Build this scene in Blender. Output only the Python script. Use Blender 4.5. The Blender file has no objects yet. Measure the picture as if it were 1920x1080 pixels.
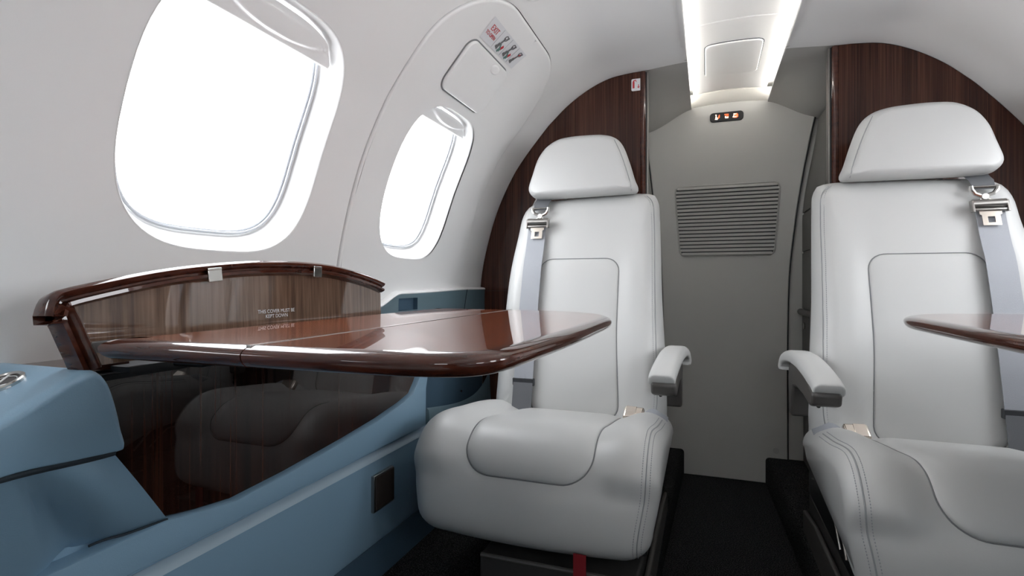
import bpy, bmesh, math, random
from math import sin, cos, pi, sqrt, radians
from mathutils import Vector, Matrix
from mathutils.geometry import delaunay_2d_cdt

random.seed(3)
C = bpy.context.scene.collection
SC = bpy.context.scene

# ------------------------------------------------------------------ camera
F, YAW, HOR = 1000.0, radians(20), 530.0
CX, CZ = -0.075, 0.695
S_, C_ = sin(YAW), cos(YAW)
cam = bpy.data.cameras.new('camera'); co = bpy.data.objects.new('camera', cam); C.objects.link(co)
co.location = (CX, 0, CZ); co.rotation_euler = (pi / 2, 0, YAW)
cam.sensor_width = 36.0; cam.lens = 36.0 * F / 1920.0
cam.shift_y = -10.0 / 1920.0
cam.clip_start = 0.02
SC.camera = co


def at(u, v, x=None, y=None, z=None):
    """a point of the cabin seen along the line through (u, v), on the plane x=, y= or z="""
    t = (u - 960) / F
    d = (-S_ + t * C_, C_ + t * S_, (HOR - v) / F)
    if x is not None: k = (x - CX) / d[0]
    elif y is not None: k = y / d[1]
    else: k = (z - CZ) / d[2]
    return Vector((CX + k * d[0], k * d[1], CZ + k * d[2]))


# ------------------------------------------------------------------ materials
MATS = {}


def nt(name):
    m = bpy.data.materials.new(name); m.use_nodes = True
    n = m.node_tree.nodes; l = m.node_tree.links
    return m, n, l, n['Principled BSDF']


def plain(name, col, rough=.5, metal=0, bump=0, bscale=300, coat=0, spec=.5, sheen=0, detail=2):
    m, n, l, b = nt(name)
    b.inputs['Base Color'].default_value = (*col, 1)
    b.inputs['Roughness'].default_value = rough
    b.inputs['Metallic'].default_value = metal
    b.inputs['Specular IOR Level'].default_value = spec
    b.inputs['Coat Weight'].default_value = coat
    b.inputs['Coat Roughness'].default_value = .03
    b.inputs['Sheen Weight'].default_value = sheen
    if bump:
        tc = n.new('ShaderNodeTexCoord'); ns = n.new('ShaderNodeTexNoise'); bp = n.new('ShaderNodeBump')
        ns.inputs['Scale'].default_value = bscale; ns.inputs['Detail'].default_value = detail
        bp.inputs['Strength'].default_value = bump; bp.inputs['Distance'].default_value = .001
        l.new(tc.outputs['Object'], ns.inputs['Vector']); l.new(ns.outputs['Fac'], bp.inputs['Height'])
        l.new(bp.outputs['Normal'], b.inputs['Normal'])
    MATS[name] = m
    return m


def wood(name, dark, mid, light, scale, rough=.3, coat=1.0, bias=.5):
    """figured veneer under clear lacquer: long thin streaks, stretched along the small scale axis"""
    m, n, l, b = nt(name)
    tc = n.new('ShaderNodeTexCoord'); mp = n.new('ShaderNodeMapping')
    mp.inputs['Scale'].default_value = scale
    l.new(tc.outputs['Object'], mp.inputs['Vector'])
    n1 = n.new('ShaderNodeTexNoise'); n1.inputs['Scale'].default_value = 1; n1.inputs['Detail'].default_value = 3
    n1.inputs['Roughness'].default_value = .6; n1.inputs['Distortion'].default_value = .2
    n2 = n.new('ShaderNodeTexNoise'); n2.inputs['Scale'].default_value = .17; n2.inputs['Detail'].default_value = 2
    l.new(mp.outputs['Vector'], n1.inputs['Vector']); l.new(mp.outputs['Vector'], n2.inputs['Vector'])
    mx = n.new('ShaderNodeMath'); mx.operation = 'MULTIPLY_ADD'; mx.inputs[1].default_value = .35
    l.new(n2.outputs['Fac'], mx.inputs[0]); 
    m2 = n.new('ShaderNodeMath'); m2.operation = 'MULTIPLY'; m2.inputs[1].default_value = .65
    l.new(n1.outputs['Fac'], m2.inputs[0]); l.new(m2.outputs[0], mx.inputs[2])
    r = n.new('ShaderNodeValToRGB')
    r.color_ramp.elements[0].position = bias - .14; r.color_ramp.elements[0].color = (*dark, 1)
    r.color_ramp.elements[1].position = bias + .16; r.color_ramp.elements[1].color = (*light, 1)
    e = r.color_ramp.elements.new(bias); e.color = (*mid, 1)
    l.new(mx.outputs[0], r.inputs['Fac']); l.new(r.outputs['Color'], b.inputs['Base Color'])
    b.inputs['Roughness'].default_value = rough
    b.inputs['Coat Weight'].default_value = coat; b.inputs['Coat Roughness'].default_value = .015
    b.inputs['Coat IOR'].default_value = 1.55
    b.inputs['Specular IOR Level'].default_value = .02
    MATS[name] = m
    return m


def emit(name, col, st):
    m, n, l, b = nt(name)
    b.inputs['Base Color'].default_value = (*col, 1)
    b.inputs['Emission Color'].default_value = (*col, 1); b.inputs['Emission Strength'].default_value = st
    MATS[name] = m
    return m


liner = plain('liner', (.845, .845, .84), .55, bump=.03, bscale=900)
frame_m = plain('window_frame_white', (.66, .66, .655), .5)
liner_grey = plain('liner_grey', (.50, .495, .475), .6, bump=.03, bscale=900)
leather = plain('leather', (.565, .568, .558), .40, bump=.10, bscale=900, detail=4)
leather_seam = plain('leather_seam', (.20, .205, .21), .7)
leather_piping = plain('leather_piping', (.34, .35, .355), .6)
stitch_m = plain('stitch', (.36, .37, .39), .7)
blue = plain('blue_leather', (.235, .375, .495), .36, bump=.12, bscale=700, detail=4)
blue_lit = plain('blue_edge_highlight', (.38, .49, .57), .45)  # paler blue: light caught on the console ledge, put into the colour
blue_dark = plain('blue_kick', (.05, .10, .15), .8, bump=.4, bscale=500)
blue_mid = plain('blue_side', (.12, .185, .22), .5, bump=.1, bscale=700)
seam_dark = plain('seam_dark', (.02, .03, .04), .8)
chrome = plain('chrome', (.56, .545, .52), .18, 1)
steel = plain('steel', (.36, .345, .325), .3, 1)
champagne = plain('champagne', (.74, .67, .59), .25, 1)
gun = plain('gunmetal', (.045, .043, .042), .38, coat=.2)
gun2 = plain('armrest_frame', (.075, .07, .066), .36)
black = plain('black', (.006, .007, .008), .4)
slotblack = plain('slot', (.004, .006, .008), .6)
web = plain('webbing', (.34, .355, .385), .55, bump=.5, bscale=1200)
webdark = plain('webbing_dark', (.13, .135, .145), .6, bump=.4, bscale=1200)
keeper_m = plain('keeper', (.03, .032, .036), .55)
rubber = plain('rubber', (.45, .47, .50), .5)
placard_w = plain('placard', (.72, .73, .75), .4)
ink_red = plain('ink_red', (.50, .03, .04), .5)
ink_grey = plain('ink_grey', (.14, .14, .145), .5)
ink_green = plain('ink_green', (.10, .20, .18), .5)
ink_line = plain('ink_line', (.45, .47, .48), .5)
ink_white = plain('ink_white', (.75, .75, .75), .5)
red_tag = plain('red_tag', (.23, .006, .012), .7)
aft_grey = plain('aft_grey', (.58, .575, .55), .55, bump=.03, bscale=900)
cab_grey = plain('cabinet_grey', (.13, .128, .12), .5)
brownplastic = plain('brown_plate', (.05, .04, .036), .25)
lens = plain('lens', (.86, .84, .78), .35)
glow = emit('cove_glow', (1, .97, .925), 14.0)
icon_w = emit('icon_white', (1, .8, .62), 1.6)
icon_o = emit('icon_orange', (1, .16, .05), 1.3)
wood_wall = wood('wood_bulkhead', (.018, .0062, .0042), (.052, .019, .0125), (.115, .045, .029), (380, 380, 2.6), coat=.55)
wood_inlay = wood('wood_inlay', (.006, .003, .0025), (.021, .0075, .005), (.050, .017, .010), (200, 170, 2.0), bias=.52)
wood_lid = wood('wood_lid', (.075, .043, .029), (.15, .092, .062), (.24, .155, .108), (150, 150, 4))
wood_lid.node_tree.nodes['Principled BSDF'].inputs['Coat IOR'].default_value = 1.85
wood_table = wood('wood_table', (.17, .038, .012), (.21, .048, .0155), (.25, .06, .021), (3, 180, 60))
wood_table.node_tree.nodes['Principled BSDF'].inputs['Coat IOR'].default_value = 1.8
wood_edge = wood('wood_edge', (.036, .010, .006), (.058, .016, .009), (.08, .023, .013), (20, 60, 120))

m, n, l, b = nt('carpet')
tc = n.new('ShaderNodeTexCoord'); vo = n.new('ShaderNodeTexVoronoi'); vo.inputs['Scale'].default_value = 260
ns = n.new('ShaderNodeTexNoise'); ns.inputs['Scale'].default_value = 420
r = n.new('ShaderNodeValToRGB'); r.color_ramp.elements[0].position = .45; r.color_ramp.elements[0].color = (.0035, .0038, .004, 1)
r.color_ramp.elements[1].position = .72; r.color_ramp.elements[1].color = (.085, .087, .086, 1)
bp = n.new('ShaderNodeBump'); bp.inputs['Strength'].default_value = 1; bp.inputs['Distance'].default_value = .003
l.new(tc.outputs['Object'], vo.inputs['Vector']); l.new(tc.outputs['Object'], ns.inputs['Vector'])
l.new(ns.outputs['Fac'], r.inputs['Fac']); l.new(r.outputs['Color'], b.inputs['Base Color'])
l.new(vo.outputs['Distance'], bp.inputs['Height']); l.new(bp.outputs['Normal'], b.inputs['Normal'])
b.inputs['Roughness'].default_value = .95; b.inputs['Specular IOR Level'].default_value = .15
carpet = m

m = bpy.data.materials.new('pane'); m.use_nodes = True; n = m.node_tree.nodes; l = m.node_tree.links
n.remove(n['Principled BSDF']); tr = n.new('ShaderNodeBsdfTransparent'); gl = n.new('ShaderNodeBsdfGlossy'); gl.inputs['Roughness'].default_value = 0
lw = n.new('ShaderNodeLayerWeight'); lw.inputs['Blend'].default_value = .5; mix = n.new('ShaderNodeMixShader')
pw5 = n.new('ShaderNodeMath'); pw5.operation = 'POWER'; pw5.inputs[1].default_value = 5
mad = n.new('ShaderNodeMath'); mad.operation = 'MULTIPLY_ADD'; mad.inputs[1].default_value = .6; mad.inputs[2].default_value = .03
l.new(lw.outputs['Facing'], pw5.inputs[0]); l.new(pw5.outputs[0], mad.inputs[0])
l.new(mad.outputs[0], mix.inputs[0]); l.new(tr.outputs[0], mix.inputs[1]); l.new(gl.outputs[0], mix.inputs[2])
l.new(mix.outputs[0], n['Material Output'].inputs['Surface'])
pane_m = m


# ------------------------------------------------------------------ object helpers
def tag(o, label=None, cat=None, group=None, kind=None):
    if label: o['label'] = label
    if cat: o['category'] = cat
    if group: o['group'] = group
    if kind: o['kind'] = kind
    return o


def thing(name, loc, label, cat, group=None):
    o = bpy.data.objects.new(name, None); C.objects.link(o); o.location = loc
    o.empty_display_size = .05
    return tag(o, label, cat, group)


def link(name, me, mat, parent=None, label=None):
    o = bpy.data.objects.new(name, me); C.objects.link(o)
    if mat is not None: me.materials.append(mat)
    if parent is not None:
        o.parent = parent
        loc = parent.location.copy(); p = parent.parent
        while p is not None: loc += p.location; p = p.parent
        o.matrix_parent_inverse = Matrix.Identity(4)
        me.transform(Matrix.Translation(-loc))
    if label: o['label'] = label
    return o


class MB:
    """collects shapes and links them as one mesh object"""
    def __init__(s): s.v = []; s.f = []; s.flat = set(); s.m = []
    def add(s, vs, fs, mi=0):
        k = len(s.v); s.v += [Vector(p) for p in vs]; s.f += [tuple(k + i for i in f) for f in fs]; s.m += [mi] * len(fs)
    def box(s, lo, hi, mi=0, M=None):
        x0, y0, z0 = lo; x1, y1, z1 = hi
        vs = [Vector(p) for p in ((x0, y0, z0), (x1, y0, z0), (x1, y1, z0), (x0, y1, z0), (x0, y0, z1), (x1, y0, z1), (x1, y1, z1), (x0, y1, z1))]
        if M is not None: vs = [M @ p for p in vs]
        s.add(vs, [(3, 2, 1, 0), (4, 5, 6, 7), (0, 1, 5, 4), (1, 2, 6, 5), (2, 3, 7, 6), (3, 0, 4, 7)], mi)
    def loft(s, rings, closed=True, caps=True, mi=0):
        n = len(rings[0]); k = len(s.v)
        for r in rings: s.v += [Vector(p) for p in r]
        for i in range(len(rings) - 1):
            for j in range(n if closed else n - 1):
                j2 = (j + 1) % n
                s.f.append((k + i * n + j, k + i * n + j2, k + (i + 1) * n + j2, k + (i + 1) * n + j)); s.m.append(mi)
        if caps:
            for i, rev in ((0, True), (len(rings) - 1, False)):
                ids = [k + i * n + j for j in range(n)]
                s.f.append(tuple(reversed(ids)) if rev else tuple(ids)); s.m.append(mi)
    def tube(s, pts, r, n=8, closed=False, mi=0, flat=1.0, up=None):
        pts = [Vector(p) for p in pts]; rings = []; N = len(pts); prev = None
        for i, p in enumerate(pts):
            a = pts[(i - 1) % N] if (closed or i) else p; b_ = pts[(i + 1) % N] if (closed or i < N - 1) else p
            t = (b_ - a).normalized()
            if prev is None:
                u = Vector(up) if up else (Vector((0, 0, 1)) if abs(t.z) < .9 else Vector((1, 0, 0)))
            else: u = prev
            u = (u - t * u.dot(t)).normalized(); prev = u; w = t.cross(u)
            rr = r[i] if isinstance(r, (list, tuple)) else r
            rings.append([p + (u * cos(2 * pi * k / n) * flat + w * sin(2 * pi * k / n)) * rr for k in range(n)])
        if closed: rings.append(rings[0])
        s.loft(rings, caps=not closed, mi=mi)
    def cyl(s, p, q, r, n=24, mi=0): s.tube([p, q], r, n, mi=mi)
    def prism(s, poly, d, mi=0):
        """poly: 3D loop, d: extrusion vector"""
        d = Vector(d); poly = [Vector(p) for p in poly]
        s.loft([poly, [p + d for p in poly]], mi=mi)
    def build(s, name, mat, parent=None, label=None, bevel=0, seg=3, smooth=True, subsurf=0, angle=40, recalc=True, weld=True):
        me = bpy.data.meshes.new(name); me.from_pydata([tuple(p) for p in s.v], [], s.f)
        mats = mat if isinstance(mat, (list, tuple)) else [mat]
        for p_, mi in zip(me.polygons, s.m): p_.material_index = mi
        bm = bmesh.new(); bm.from_mesh(me)
        if weld: bmesh.ops.remove_doubles(bm, verts=bm.verts, dist=1e-6)
        if recalc: bmesh.ops.recalc_face_normals(bm, faces=bm.faces)
        if smooth:
            for f_ in bm.faces: f_.smooth = True
            for e_ in bm.edges:
                if len(e_.link_faces) == 2 and not subsurf: e_.smooth = e_.calc_face_angle(0) < radians(angle)
        bm.to_mesh(me); bm.free()
        o = link(name, me, mats[0], parent, label)
        for x in mats[1:]: me.materials.append(x)
        if bevel:
            md = o.modifiers.new('bevel', 'BEVEL'); md.width = bevel; md.segments = seg; md.limit_method = 'ANGLE'; md.angle_limit = radians(35)
            md.harden_normals = False
        if subsurf:
            md = o.modifiers.new('sub', 'SUBSURF'); md.levels = subsurf; md.render_levels = subsurf
        return o


def smooth01(t): t = max(0., min(1., t)); return t * t * (3 - 2 * t)


def catmull(P, n=8, closed=False):
    P = [Vector(p) for p in P]; N = len(P); out = []
    for i in range(N if closed else N - 1):
        g = lambda k: P[k % N] if closed else P[max(0, min(N - 1, k))]
        a, b_, c, d = g(i - 1), g(i), g(i + 1), g(i + 2)
        for k in range(n):
            t = k / n
            out.append(.5 * (2 * b_ + (c - a) * t + (2 * a - 5 * b_ + 4 * c - d) * t * t + (3 * b_ - a - 3 * c + d) * t ** 3))
    if not closed: out.append(P[-1])
    return out


def rrect(a0, a1, b0, b1, r, n=8):
    """rounded rectangle; r a number or four radii (a0b0, a1b0, a1b1, a0b1)"""
    rs = r if isinstance(r, (list, tuple)) else [r] * 4
    out = []
    for (ca, cb, ang, q) in ((a0 + rs[0], b0 + rs[0], pi, rs[0]), (a1 - rs[1], b0 + rs[1], 1.5 * pi, rs[1]), (a1 - rs[2], b1 - rs[2], 0, rs[2]), (a0 + rs[3], b1 - rs[3], .5 * pi, rs[3])):
        for k in range(n + 1):
            t = ang + k / n * pi / 2
            out.append((ca + q * cos(t), cb + q * sin(t)))
    return out


def resample(P, n, closed=True):
    P = [Vector(p) for p in P]
    if closed: P = P + [P[0]]
    L = [0]
    for i in range(len(P) - 1): L.append(L[-1] + (P[i + 1] - P[i]).length)
    out = []; j = 0
    for k in range(n):
        s = L[-1] * k / (n if closed else n - 1)
        while j < len(P) - 2 and L[j + 1] < s: j += 1
        t = (s - L[j]) / max(1e-12, L[j + 1] - L[j]); out.append(P[j].lerp(P[j + 1], min(1, t)))
    return out


def inpoly(p, poly):
    x, y = p[0], p[1]; c = False; j = len(poly) - 1
    for i in range(len(poly)):
        xi, yi = poly[i][0], poly[i][1]; xj, yj = poly[j][0], poly[j][1]
        if (yi > y) != (yj > y) and x < (xj - xi) * (y - yi) / (yj - yi) + xi: c = not c
        j = i
    return c


def offset2d(P, d):
    """shift a closed 2D outline along its normals (positive: outward for a counter-clockwise loop)"""
    N = len(P); out = []
    for i in range(N):
        o_ = Vector(P[i][:2]); a, b_ = o_ - Vector(P[i - 1][:2]), Vector(P[(i + 1) % N][:2]) - o_
        if a.length < 1e-9: a = b_
        if b_.length < 1e-9: b_ = a
        a.normalize(); b_.normalize()
        n1 = Vector((a.y, -a.x)); m_ = n1 + Vector((b_.y, -b_.x))
        if m_.length < 1e-6: m_ = n1.copy()
        m_.normalize(); out.append(o_ + m_ * (d / max(.5, m_.dot(n1))))
    return out


def area2(P): return .5 * sum(P[i - 1][0] * P[i][1] - P[i][0] * P[i - 1][1] for i in range(len(P)))


def ccw(P): return list(P) if area2(P) > 0 else list(reversed(P))


def sheet(name, outer, holes, step, mapper, mat, parent=None, label=None, normal=None, clip=None):
    """a skin over a 2D region with holes, mapped to 3D"""
    sa, sb = step if isinstance(step, tuple) else (step, step)
    def dens(L_):
        o_ = []
        for i in range(len(L_)):
            a, b_ = L_[i], L_[(i + 1) % len(L_)]; n_ = max(1, int(max(abs(b_[0] - a[0]) / sa, abs(b_[1] - a[1]) / sb) + .5))
            o_ += [(a[0] + (b_[0] - a[0]) * k / n_, a[1] + (b_[1] - a[1]) * k / n_) for k in range(n_)]
        return o_
    outer = dens(outer); holes = [dens(h) for h in holes]
    pts = []; edges = []
    for loop in [outer] + list(holes):
        k = len(pts); n_ = len(loop); pts += [Vector((p[0], p[1])) for p in loop]
        edges += [(k + i, k + (i + 1) % n_) for i in range(n_)]
    a0 = min(p[0] for p in outer); a1 = max(p[0] for p in outer); b0 = min(p[1] for p in outer); b1 = max(p[1] for p in outer)
    na = max(1, int((a1 - a0) / sa)); nb = max(1, int((b1 - b0) / sb))
    for i in range(1, na):
        for j in range(1, nb):
            p = Vector((a0 + (a1 - a0) * i / na, b0 + (b1 - b0) * j / nb))
            if inpoly(p, outer) and not any(inpoly(p, h) for h in holes): pts.append(p)
    vs, es, fs, *_ = delaunay_2d_cdt(pts, edges, [], 0, 1e-7)
    keep = []
    for f_ in fs:
        c = sum((vs[i] for i in f_), Vector((0, 0))) / len(f_)
        if inpoly(c, outer) and not any(inpoly(c, h) for h in holes): keep.append(tuple(f_))
    used = sorted({i for f_ in keep for i in f_}); ix = {k: i for i, k in enumerate(used)}
    V3 = [mapper(vs[i][0], vs[i][1]) for i in used]
    keep = [tuple(ix[i] for i in f_) for f_ in keep]
    me = bpy.data.meshes.new(name); me.from_pydata([tuple(p) for p in V3], [], keep)
    for p in me.polygons: p.use_smooth = True
    if normal is not None:
        ns = [normal(vs[i][0], vs[i][1]) for i in used]
        if me.polygons and sum(me.polygons[k].normal.dot(ns[me.polygons[k].vertices[0]]) for k in range(len(me.polygons))) < 0: me.flip_normals()
        me.normals_split_custom_set_from_vertices([tuple(v) for v in ns])
    return link(name, me, mat, parent, label)


def text_mesh(body, size, align='CENTER'):
    cu = bpy.data.curves.new('t', 'FONT'); cu.body = body; cu.size = size; cu.align_x = align; cu.align_y = 'CENTER'
    o = bpy.data.objects.new('t', cu); C.objects.link(o)
    dg = bpy.context.evaluated_depsgraph_get(); dg.update()
    me = bpy.data.meshes.new_from_object(o.evaluated_get(dg))
    vs = [v.co.copy() for v in me.vertices]; fs = [tuple(p.vertices) for p in me.polygons]
    bpy.data.objects.remove(o); bpy.data.meshes.remove(me); bpy.data.curves.remove(cu)
    return vs, fs


# ------------------------------------------------------------------ cabin cross-section
SEC = [(0, .630), (.12, .630), (.242, .621), (.288, .619), (.347, .611), (.408, .587), (.47, .548), (.518, .506), (.553, .47), (.62, .389), (.661, .327),
       (.705, .236), (.738, .135), (.761, .033), (.768, -.05), (.766, -.15), (.762, -.25), (.760, -.35), (.760, -.45), (.760, -.55), (.760, -.62)]
DS = [Vector((p.x, p.y + CZ)) for p in catmull([(a, b, 0) for a, b in SEC], 14)]
DL = [0]
for i in range(len(DS) - 1): DL.append(DL[-1] + (DS[i + 1] - DS[i]).length)
YB = 1.6


def sec(s):
    """point and inward normal of the cross-section at girth s from the crown (right-hand half)"""
    import bisect
    i = max(0, min(len(DL) - 2, bisect.bisect(DL, s) - 1))
    t = (s - DL[i]) / (DL[i + 1] - DL[i]); p = DS[i].lerp(DS[i + 1], t)
    a = DS[max(0, i - 4)]; b_ = DS[min(len(DS) - 1, i + 5)]; d = (b_ - a).normalized()
    return p, Vector((d.y, -d.x))


def s_of_z(z):
    for i in range(len(DS) - 1):
        if DS[i].y >= z >= DS[i + 1].y and DS[i].x > .3: return DL[i]
    return DL[-1]


def flare(Y): return .010 * smooth01((1.59 - Y) / .11)


def wp(s, Y, off=0, side=-1):
    """point of the cabin lining: girth s, station Y, off = distance inward"""
    p, n_ = sec(s); q = p + n_ * (off - flare(Y))
    return Vector((side * q.x, Y, q.y))


def wn(s, Y, side=-1):
    p, n_ = sec(s); v = Vector((side * n_.x, -(flare(Y + .01) - flare(Y - .01)) / .02 * -1, n_.y))
    v = Vector((side * n_.x, (flare(Y + .005) - flare(Y - .005)) / .01, n_.y))
    return v.normalized()


def squircle(cy, cs, hy, hs, n=3.2, m=72):
    out = []
    for k in range(m):
        t = 2 * pi * k / m
        out.append((cy + hy * math.copysign(abs(cos(t)) ** (2 / n), cos(t)), cs + hs * math.copysign(abs(sin(t)) ** (2 / n), sin(t))))
    return ccw(out)


FWD_SHADE = .30
S_CEIL, S_SPLIT, S_LOW = .125, .435, DL[-1]
WIN = {1: squircle(.607, .889, .171, .190), 2: squircle(1.141, .884, .155, .184)}
FWD = [squircle(Y, .887, .165, .188) for Y in (.055, -.49, -1.03)]
HATCH = ccw([(p.x, p.y) for p in resample([(a, b_, 0) for a, b_ in rrect(.884, 1.468, .452, s_of_z(.650), (.185, .185, .01, .01), 14)], 240)])
S_LEDGE = s_of_z(.668)


def rim(name, loop, mapper_steps, mat, parent=None, label=None, kind=None, extra=None):
    """rolled edge: the loop carried through (grow, off) steps"""
    mb = MB(); rings = []
    for g, off, side in mapper_steps:
        L_ = offset2d(loop, g)
        rings.append([wp(p[1], p[0], off, side) for p in L_])
    mb.loft(rings, caps=False)
    return mb.build(name, mat, parent, label, recalc=True, angle=60)


def window(idx, name, loop, side, parent_kind='structure', shade=.12, lbl=None, view=True):
    """frame sunk into the lining, the pane, the pull-down shade"""
    fr = rim(name, loop, [(0.002, .0003, side), (0, -.0004, side), (-.0018, -.003, side), (-.0045, -.010, side), (-.010, -.024, side), (-.018, -.040, side), (-.024, -.050, side)], frame_m)
    tag(fr, lbl, 'window', kind='structure', group=None if idx < 3 else 'cabin windows outside the picture')
    inner = offset2d(loop, -.024)
    # rubber seal round the pane
    sl = MB()
    for off, g in ((-.046, -.0245), (-.040, -.0225)):
        sl.tube([wp(p[1], p[0], off, side) for p in offset2d(loop, g)], .0022, 6, closed=True)
    sl.build('seal', rubber, fr, 'grey rubber seal')
    sheet('pane', inner, [], .03, lambda a, b_: wp(b_, a, -.050, side), pane_m, fr)
    # shade: the part of the opening above girth s0
    s_top = min(p[1] for p in loop); s0 = s_top + shade
    in2 = offset2d(loop, -.0145)
    top = [p for p in in2 if p[1] < s0]
    if len(top) > 6:
        # order from one side to the other
        ya = min(p[0] for p in in2 if abs(p[1] - s0) < .03); yb = max(p[0] for p in in2 if abs(p[1] - s0) < .03)
        cy = sum(p[0] for p in in2) / len(in2)
        top.sort(key=lambda p: math.atan2(p[0] - cy, -(p[1] - s0 - .2)))
        mb = MB(); rings = []
        N = 40
        lo_y, hi_y = top[0][0], top[-1][0]
        for k in range(N + 1):
            Y = lo_y + (hi_y - lo_y) * k / N
            # girth of the top boundary at this Y
            st = s0
            for i in range(len(top) - 1):
                a, b_ = top[i], top[i + 1]
                if min(a[0], b_[0]) <= Y <= max(a[0], b_[0]) and abs(a[0] - b_[0]) > 1e-9:
                    st = min(st, a[1] + (b_[1] - a[1]) * (Y - a[0]) / (b_[0] - a[0]))
            col = []
            M_ = 44
            u_ = abs(2 * (Y - lo_y) / (hi_y - lo_y) - 1.08) / .95
            for j in range(M_ + 1):
                w = j / M_; s = st + (s0 - st) * w
                e = s0 - s                                   # distance above the lower edge
                off = -.019 - .003 * smooth01((.003 - e) / .003)
                elo = .007 + .030 * u_ ** 2.4; ehi = .040 * shade / .062
                if u_ < 1: off += .0065 * smooth01((e - elo) / .0045) * smooth01((ehi + .014 - e) / .02)
                if abs(e - ehi - .010) < .0016: off -= .003
                col.append(wp(s, Y, off, side))
            col2 = [wp(st + (s0 - st) * (1 - j / M_), Y, -.026, side) for j in range(M_ + 1)]
            rings.append(col + col2)
        mb.loft(rings)
        mb.build('window_shade', liner, fr, angle=50)
    return fr


# ------------------------------------------------------------------ shell: walls, ceiling, floor
def wall(side, name, lbl):
    holes = [WIN[1]] + FWD
    if side < 0: holes.append(HATCH)
    else: holes.append(WIN[2])
    outer = ccw([(-1.4, S_SPLIT), (YB, S_SPLIT), (YB, S_LOW), (-1.4, S_LOW)])
    o = sheet(name, outer, holes, (.03, .012), lambda a, b_: wp(b_, a, 0, side), liner, normal=lambda a, b_: wn(b_, a, side))
    tag(o, lbl, 'wall', kind='structure')
    return o


wall(-1, 'wall_left', 'white curved cabin side wall with two oval windows')
wall(1, 'wall_right', 'white curved cabin side wall above the right seat')
w1 = window(1, 'window_1', WIN[1], -1, lbl='large oval window above the open wood table, shade pulled a little down', shade=.062)
w2 = window(2, 'window_2', WIN[2], -1, lbl='oval window inside the exit hatch beside the left seat', shade=.048)
k = 3
for sd in (-1, 1):
    for lp in ([] if sd < 0 else [WIN[1], WIN[2]]) + FWD:
        window(k, 'window_%d' % k, lp, sd, lbl='oval cabin window outside the picture', shade=.05 if (lp in (WIN[1], WIN[2]) or (sd > 0 and False)) else (.19 if sd > 0 and lp is FWD[0] else FWD_SHADE)); k += 1

# fuselage skin outside the lining
for side, t in ((-1, 'left'), (1, 'right')):
    outer = ccw([(-1.46, 0), (2.09, 0), (2.09, S_LOW), (-1.46, S_LOW)])
    o = sheet('wall_skin_' + t, outer, [offset2d(l_, -.0225) for l_ in [WIN[1], WIN[2]] + FWD], (.06, .02), lambda a, b_: Vector((side * (sec(b_)[0] - sec(b_)[1] * .060).x, a, (sec(b_)[0] - sec(b_)[1] * .060).y)), liner_grey)
    tag(o, 'fuselage skin behind the %s cabin lining' % t, 'wall', kind='structure')

# ceiling linings either side of the light channel
mbs = []
for side in (-1, 1):
    outer = ccw([(-1.4, S_CEIL), (YB, S_CEIL), (YB, S_SPLIT), (-1.4, S_SPLIT)])
    mbs.append(sheet('ceiling', outer, [], (.03, .012), lambda a, b_: wp(b_, a, 0, side), liner, normal=lambda a, b_: wn(b_, a, side)))
for o, t in zip(mbs, ('left', 'right')): tag(o, 'smooth white ceiling lining on the %s of the light channel' % t, 'ceiling', kind='structure')

# lip of the lining at the channel and vestibule ceiling aft of the partitions
YA = 2.05


def vest(x, Y):
    """vestibule ceiling: level at the channel, falling towards its sides"""
    ax = abs(x); w = smooth01((Y - 1.60) / .42)
    drop = .070 * smooth01((ax - .10) / .20) * w + .006 * smooth01((ax - .12) / .12)
    return CZ + .630 - drop


for side, t in ((-1, 'left'), (1, 'right')):
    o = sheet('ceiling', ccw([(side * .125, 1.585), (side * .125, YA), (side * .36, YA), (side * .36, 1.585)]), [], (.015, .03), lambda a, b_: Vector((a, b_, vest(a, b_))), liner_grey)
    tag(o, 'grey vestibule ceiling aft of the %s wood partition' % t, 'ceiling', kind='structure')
mb = MB()
for side in (-1, 1):
    pr = [(.127, .6295), (.125, .631), (.1255, .636), (.140, .637), (.1405, .682), (.155, .682)]
    mb.loft([[Vector((side * a, Y, CZ + b_)) for a, b_ in pr] for Y in (-1.4, YA)], closed=False, caps=False)
tag(mb.build('trim_1', liner, recalc=False), 'white lip along both sides of the ceiling light channel', 'trim', kind='structure')


def chan(x): return CZ + .671 - .009 * (x / .125) ** 2


def chan_panel(name, y0, y1, lbl, cat):
    N = 16; mb = MB(); rings = []
    for k in range(N + 1):
        x = -.118 + .236 * k / N
        z = chan(x)
        rings.append([Vector((x, y0, z + .012)), Vector((x, y0, z + .002)), Vector((x, y0 + .002, z)), Vector((x, y1 - .002, z)), Vector((x, y1, z + .002)), Vector((x, y1, z + .012))])
    mb.loft(rings)
    return mb, lbl, cat


for y0, y1, lb in ((-1.4, -.2, 'white ceiling panel over the forward cabin'), (-.198, 1.464, 'long white ceiling panel between the two light strips'), (1.467, 1.995, 'short white aft ceiling panel with a small door')):
    mb, lb, ct = chan_panel('p', y0, y1, lb, 'panel')
    o = mb.build('ceiling_panel', liner)
    tag(o, lb, 'ceiling panel')
    if y0 > 1.4:
        aftp = o
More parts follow.
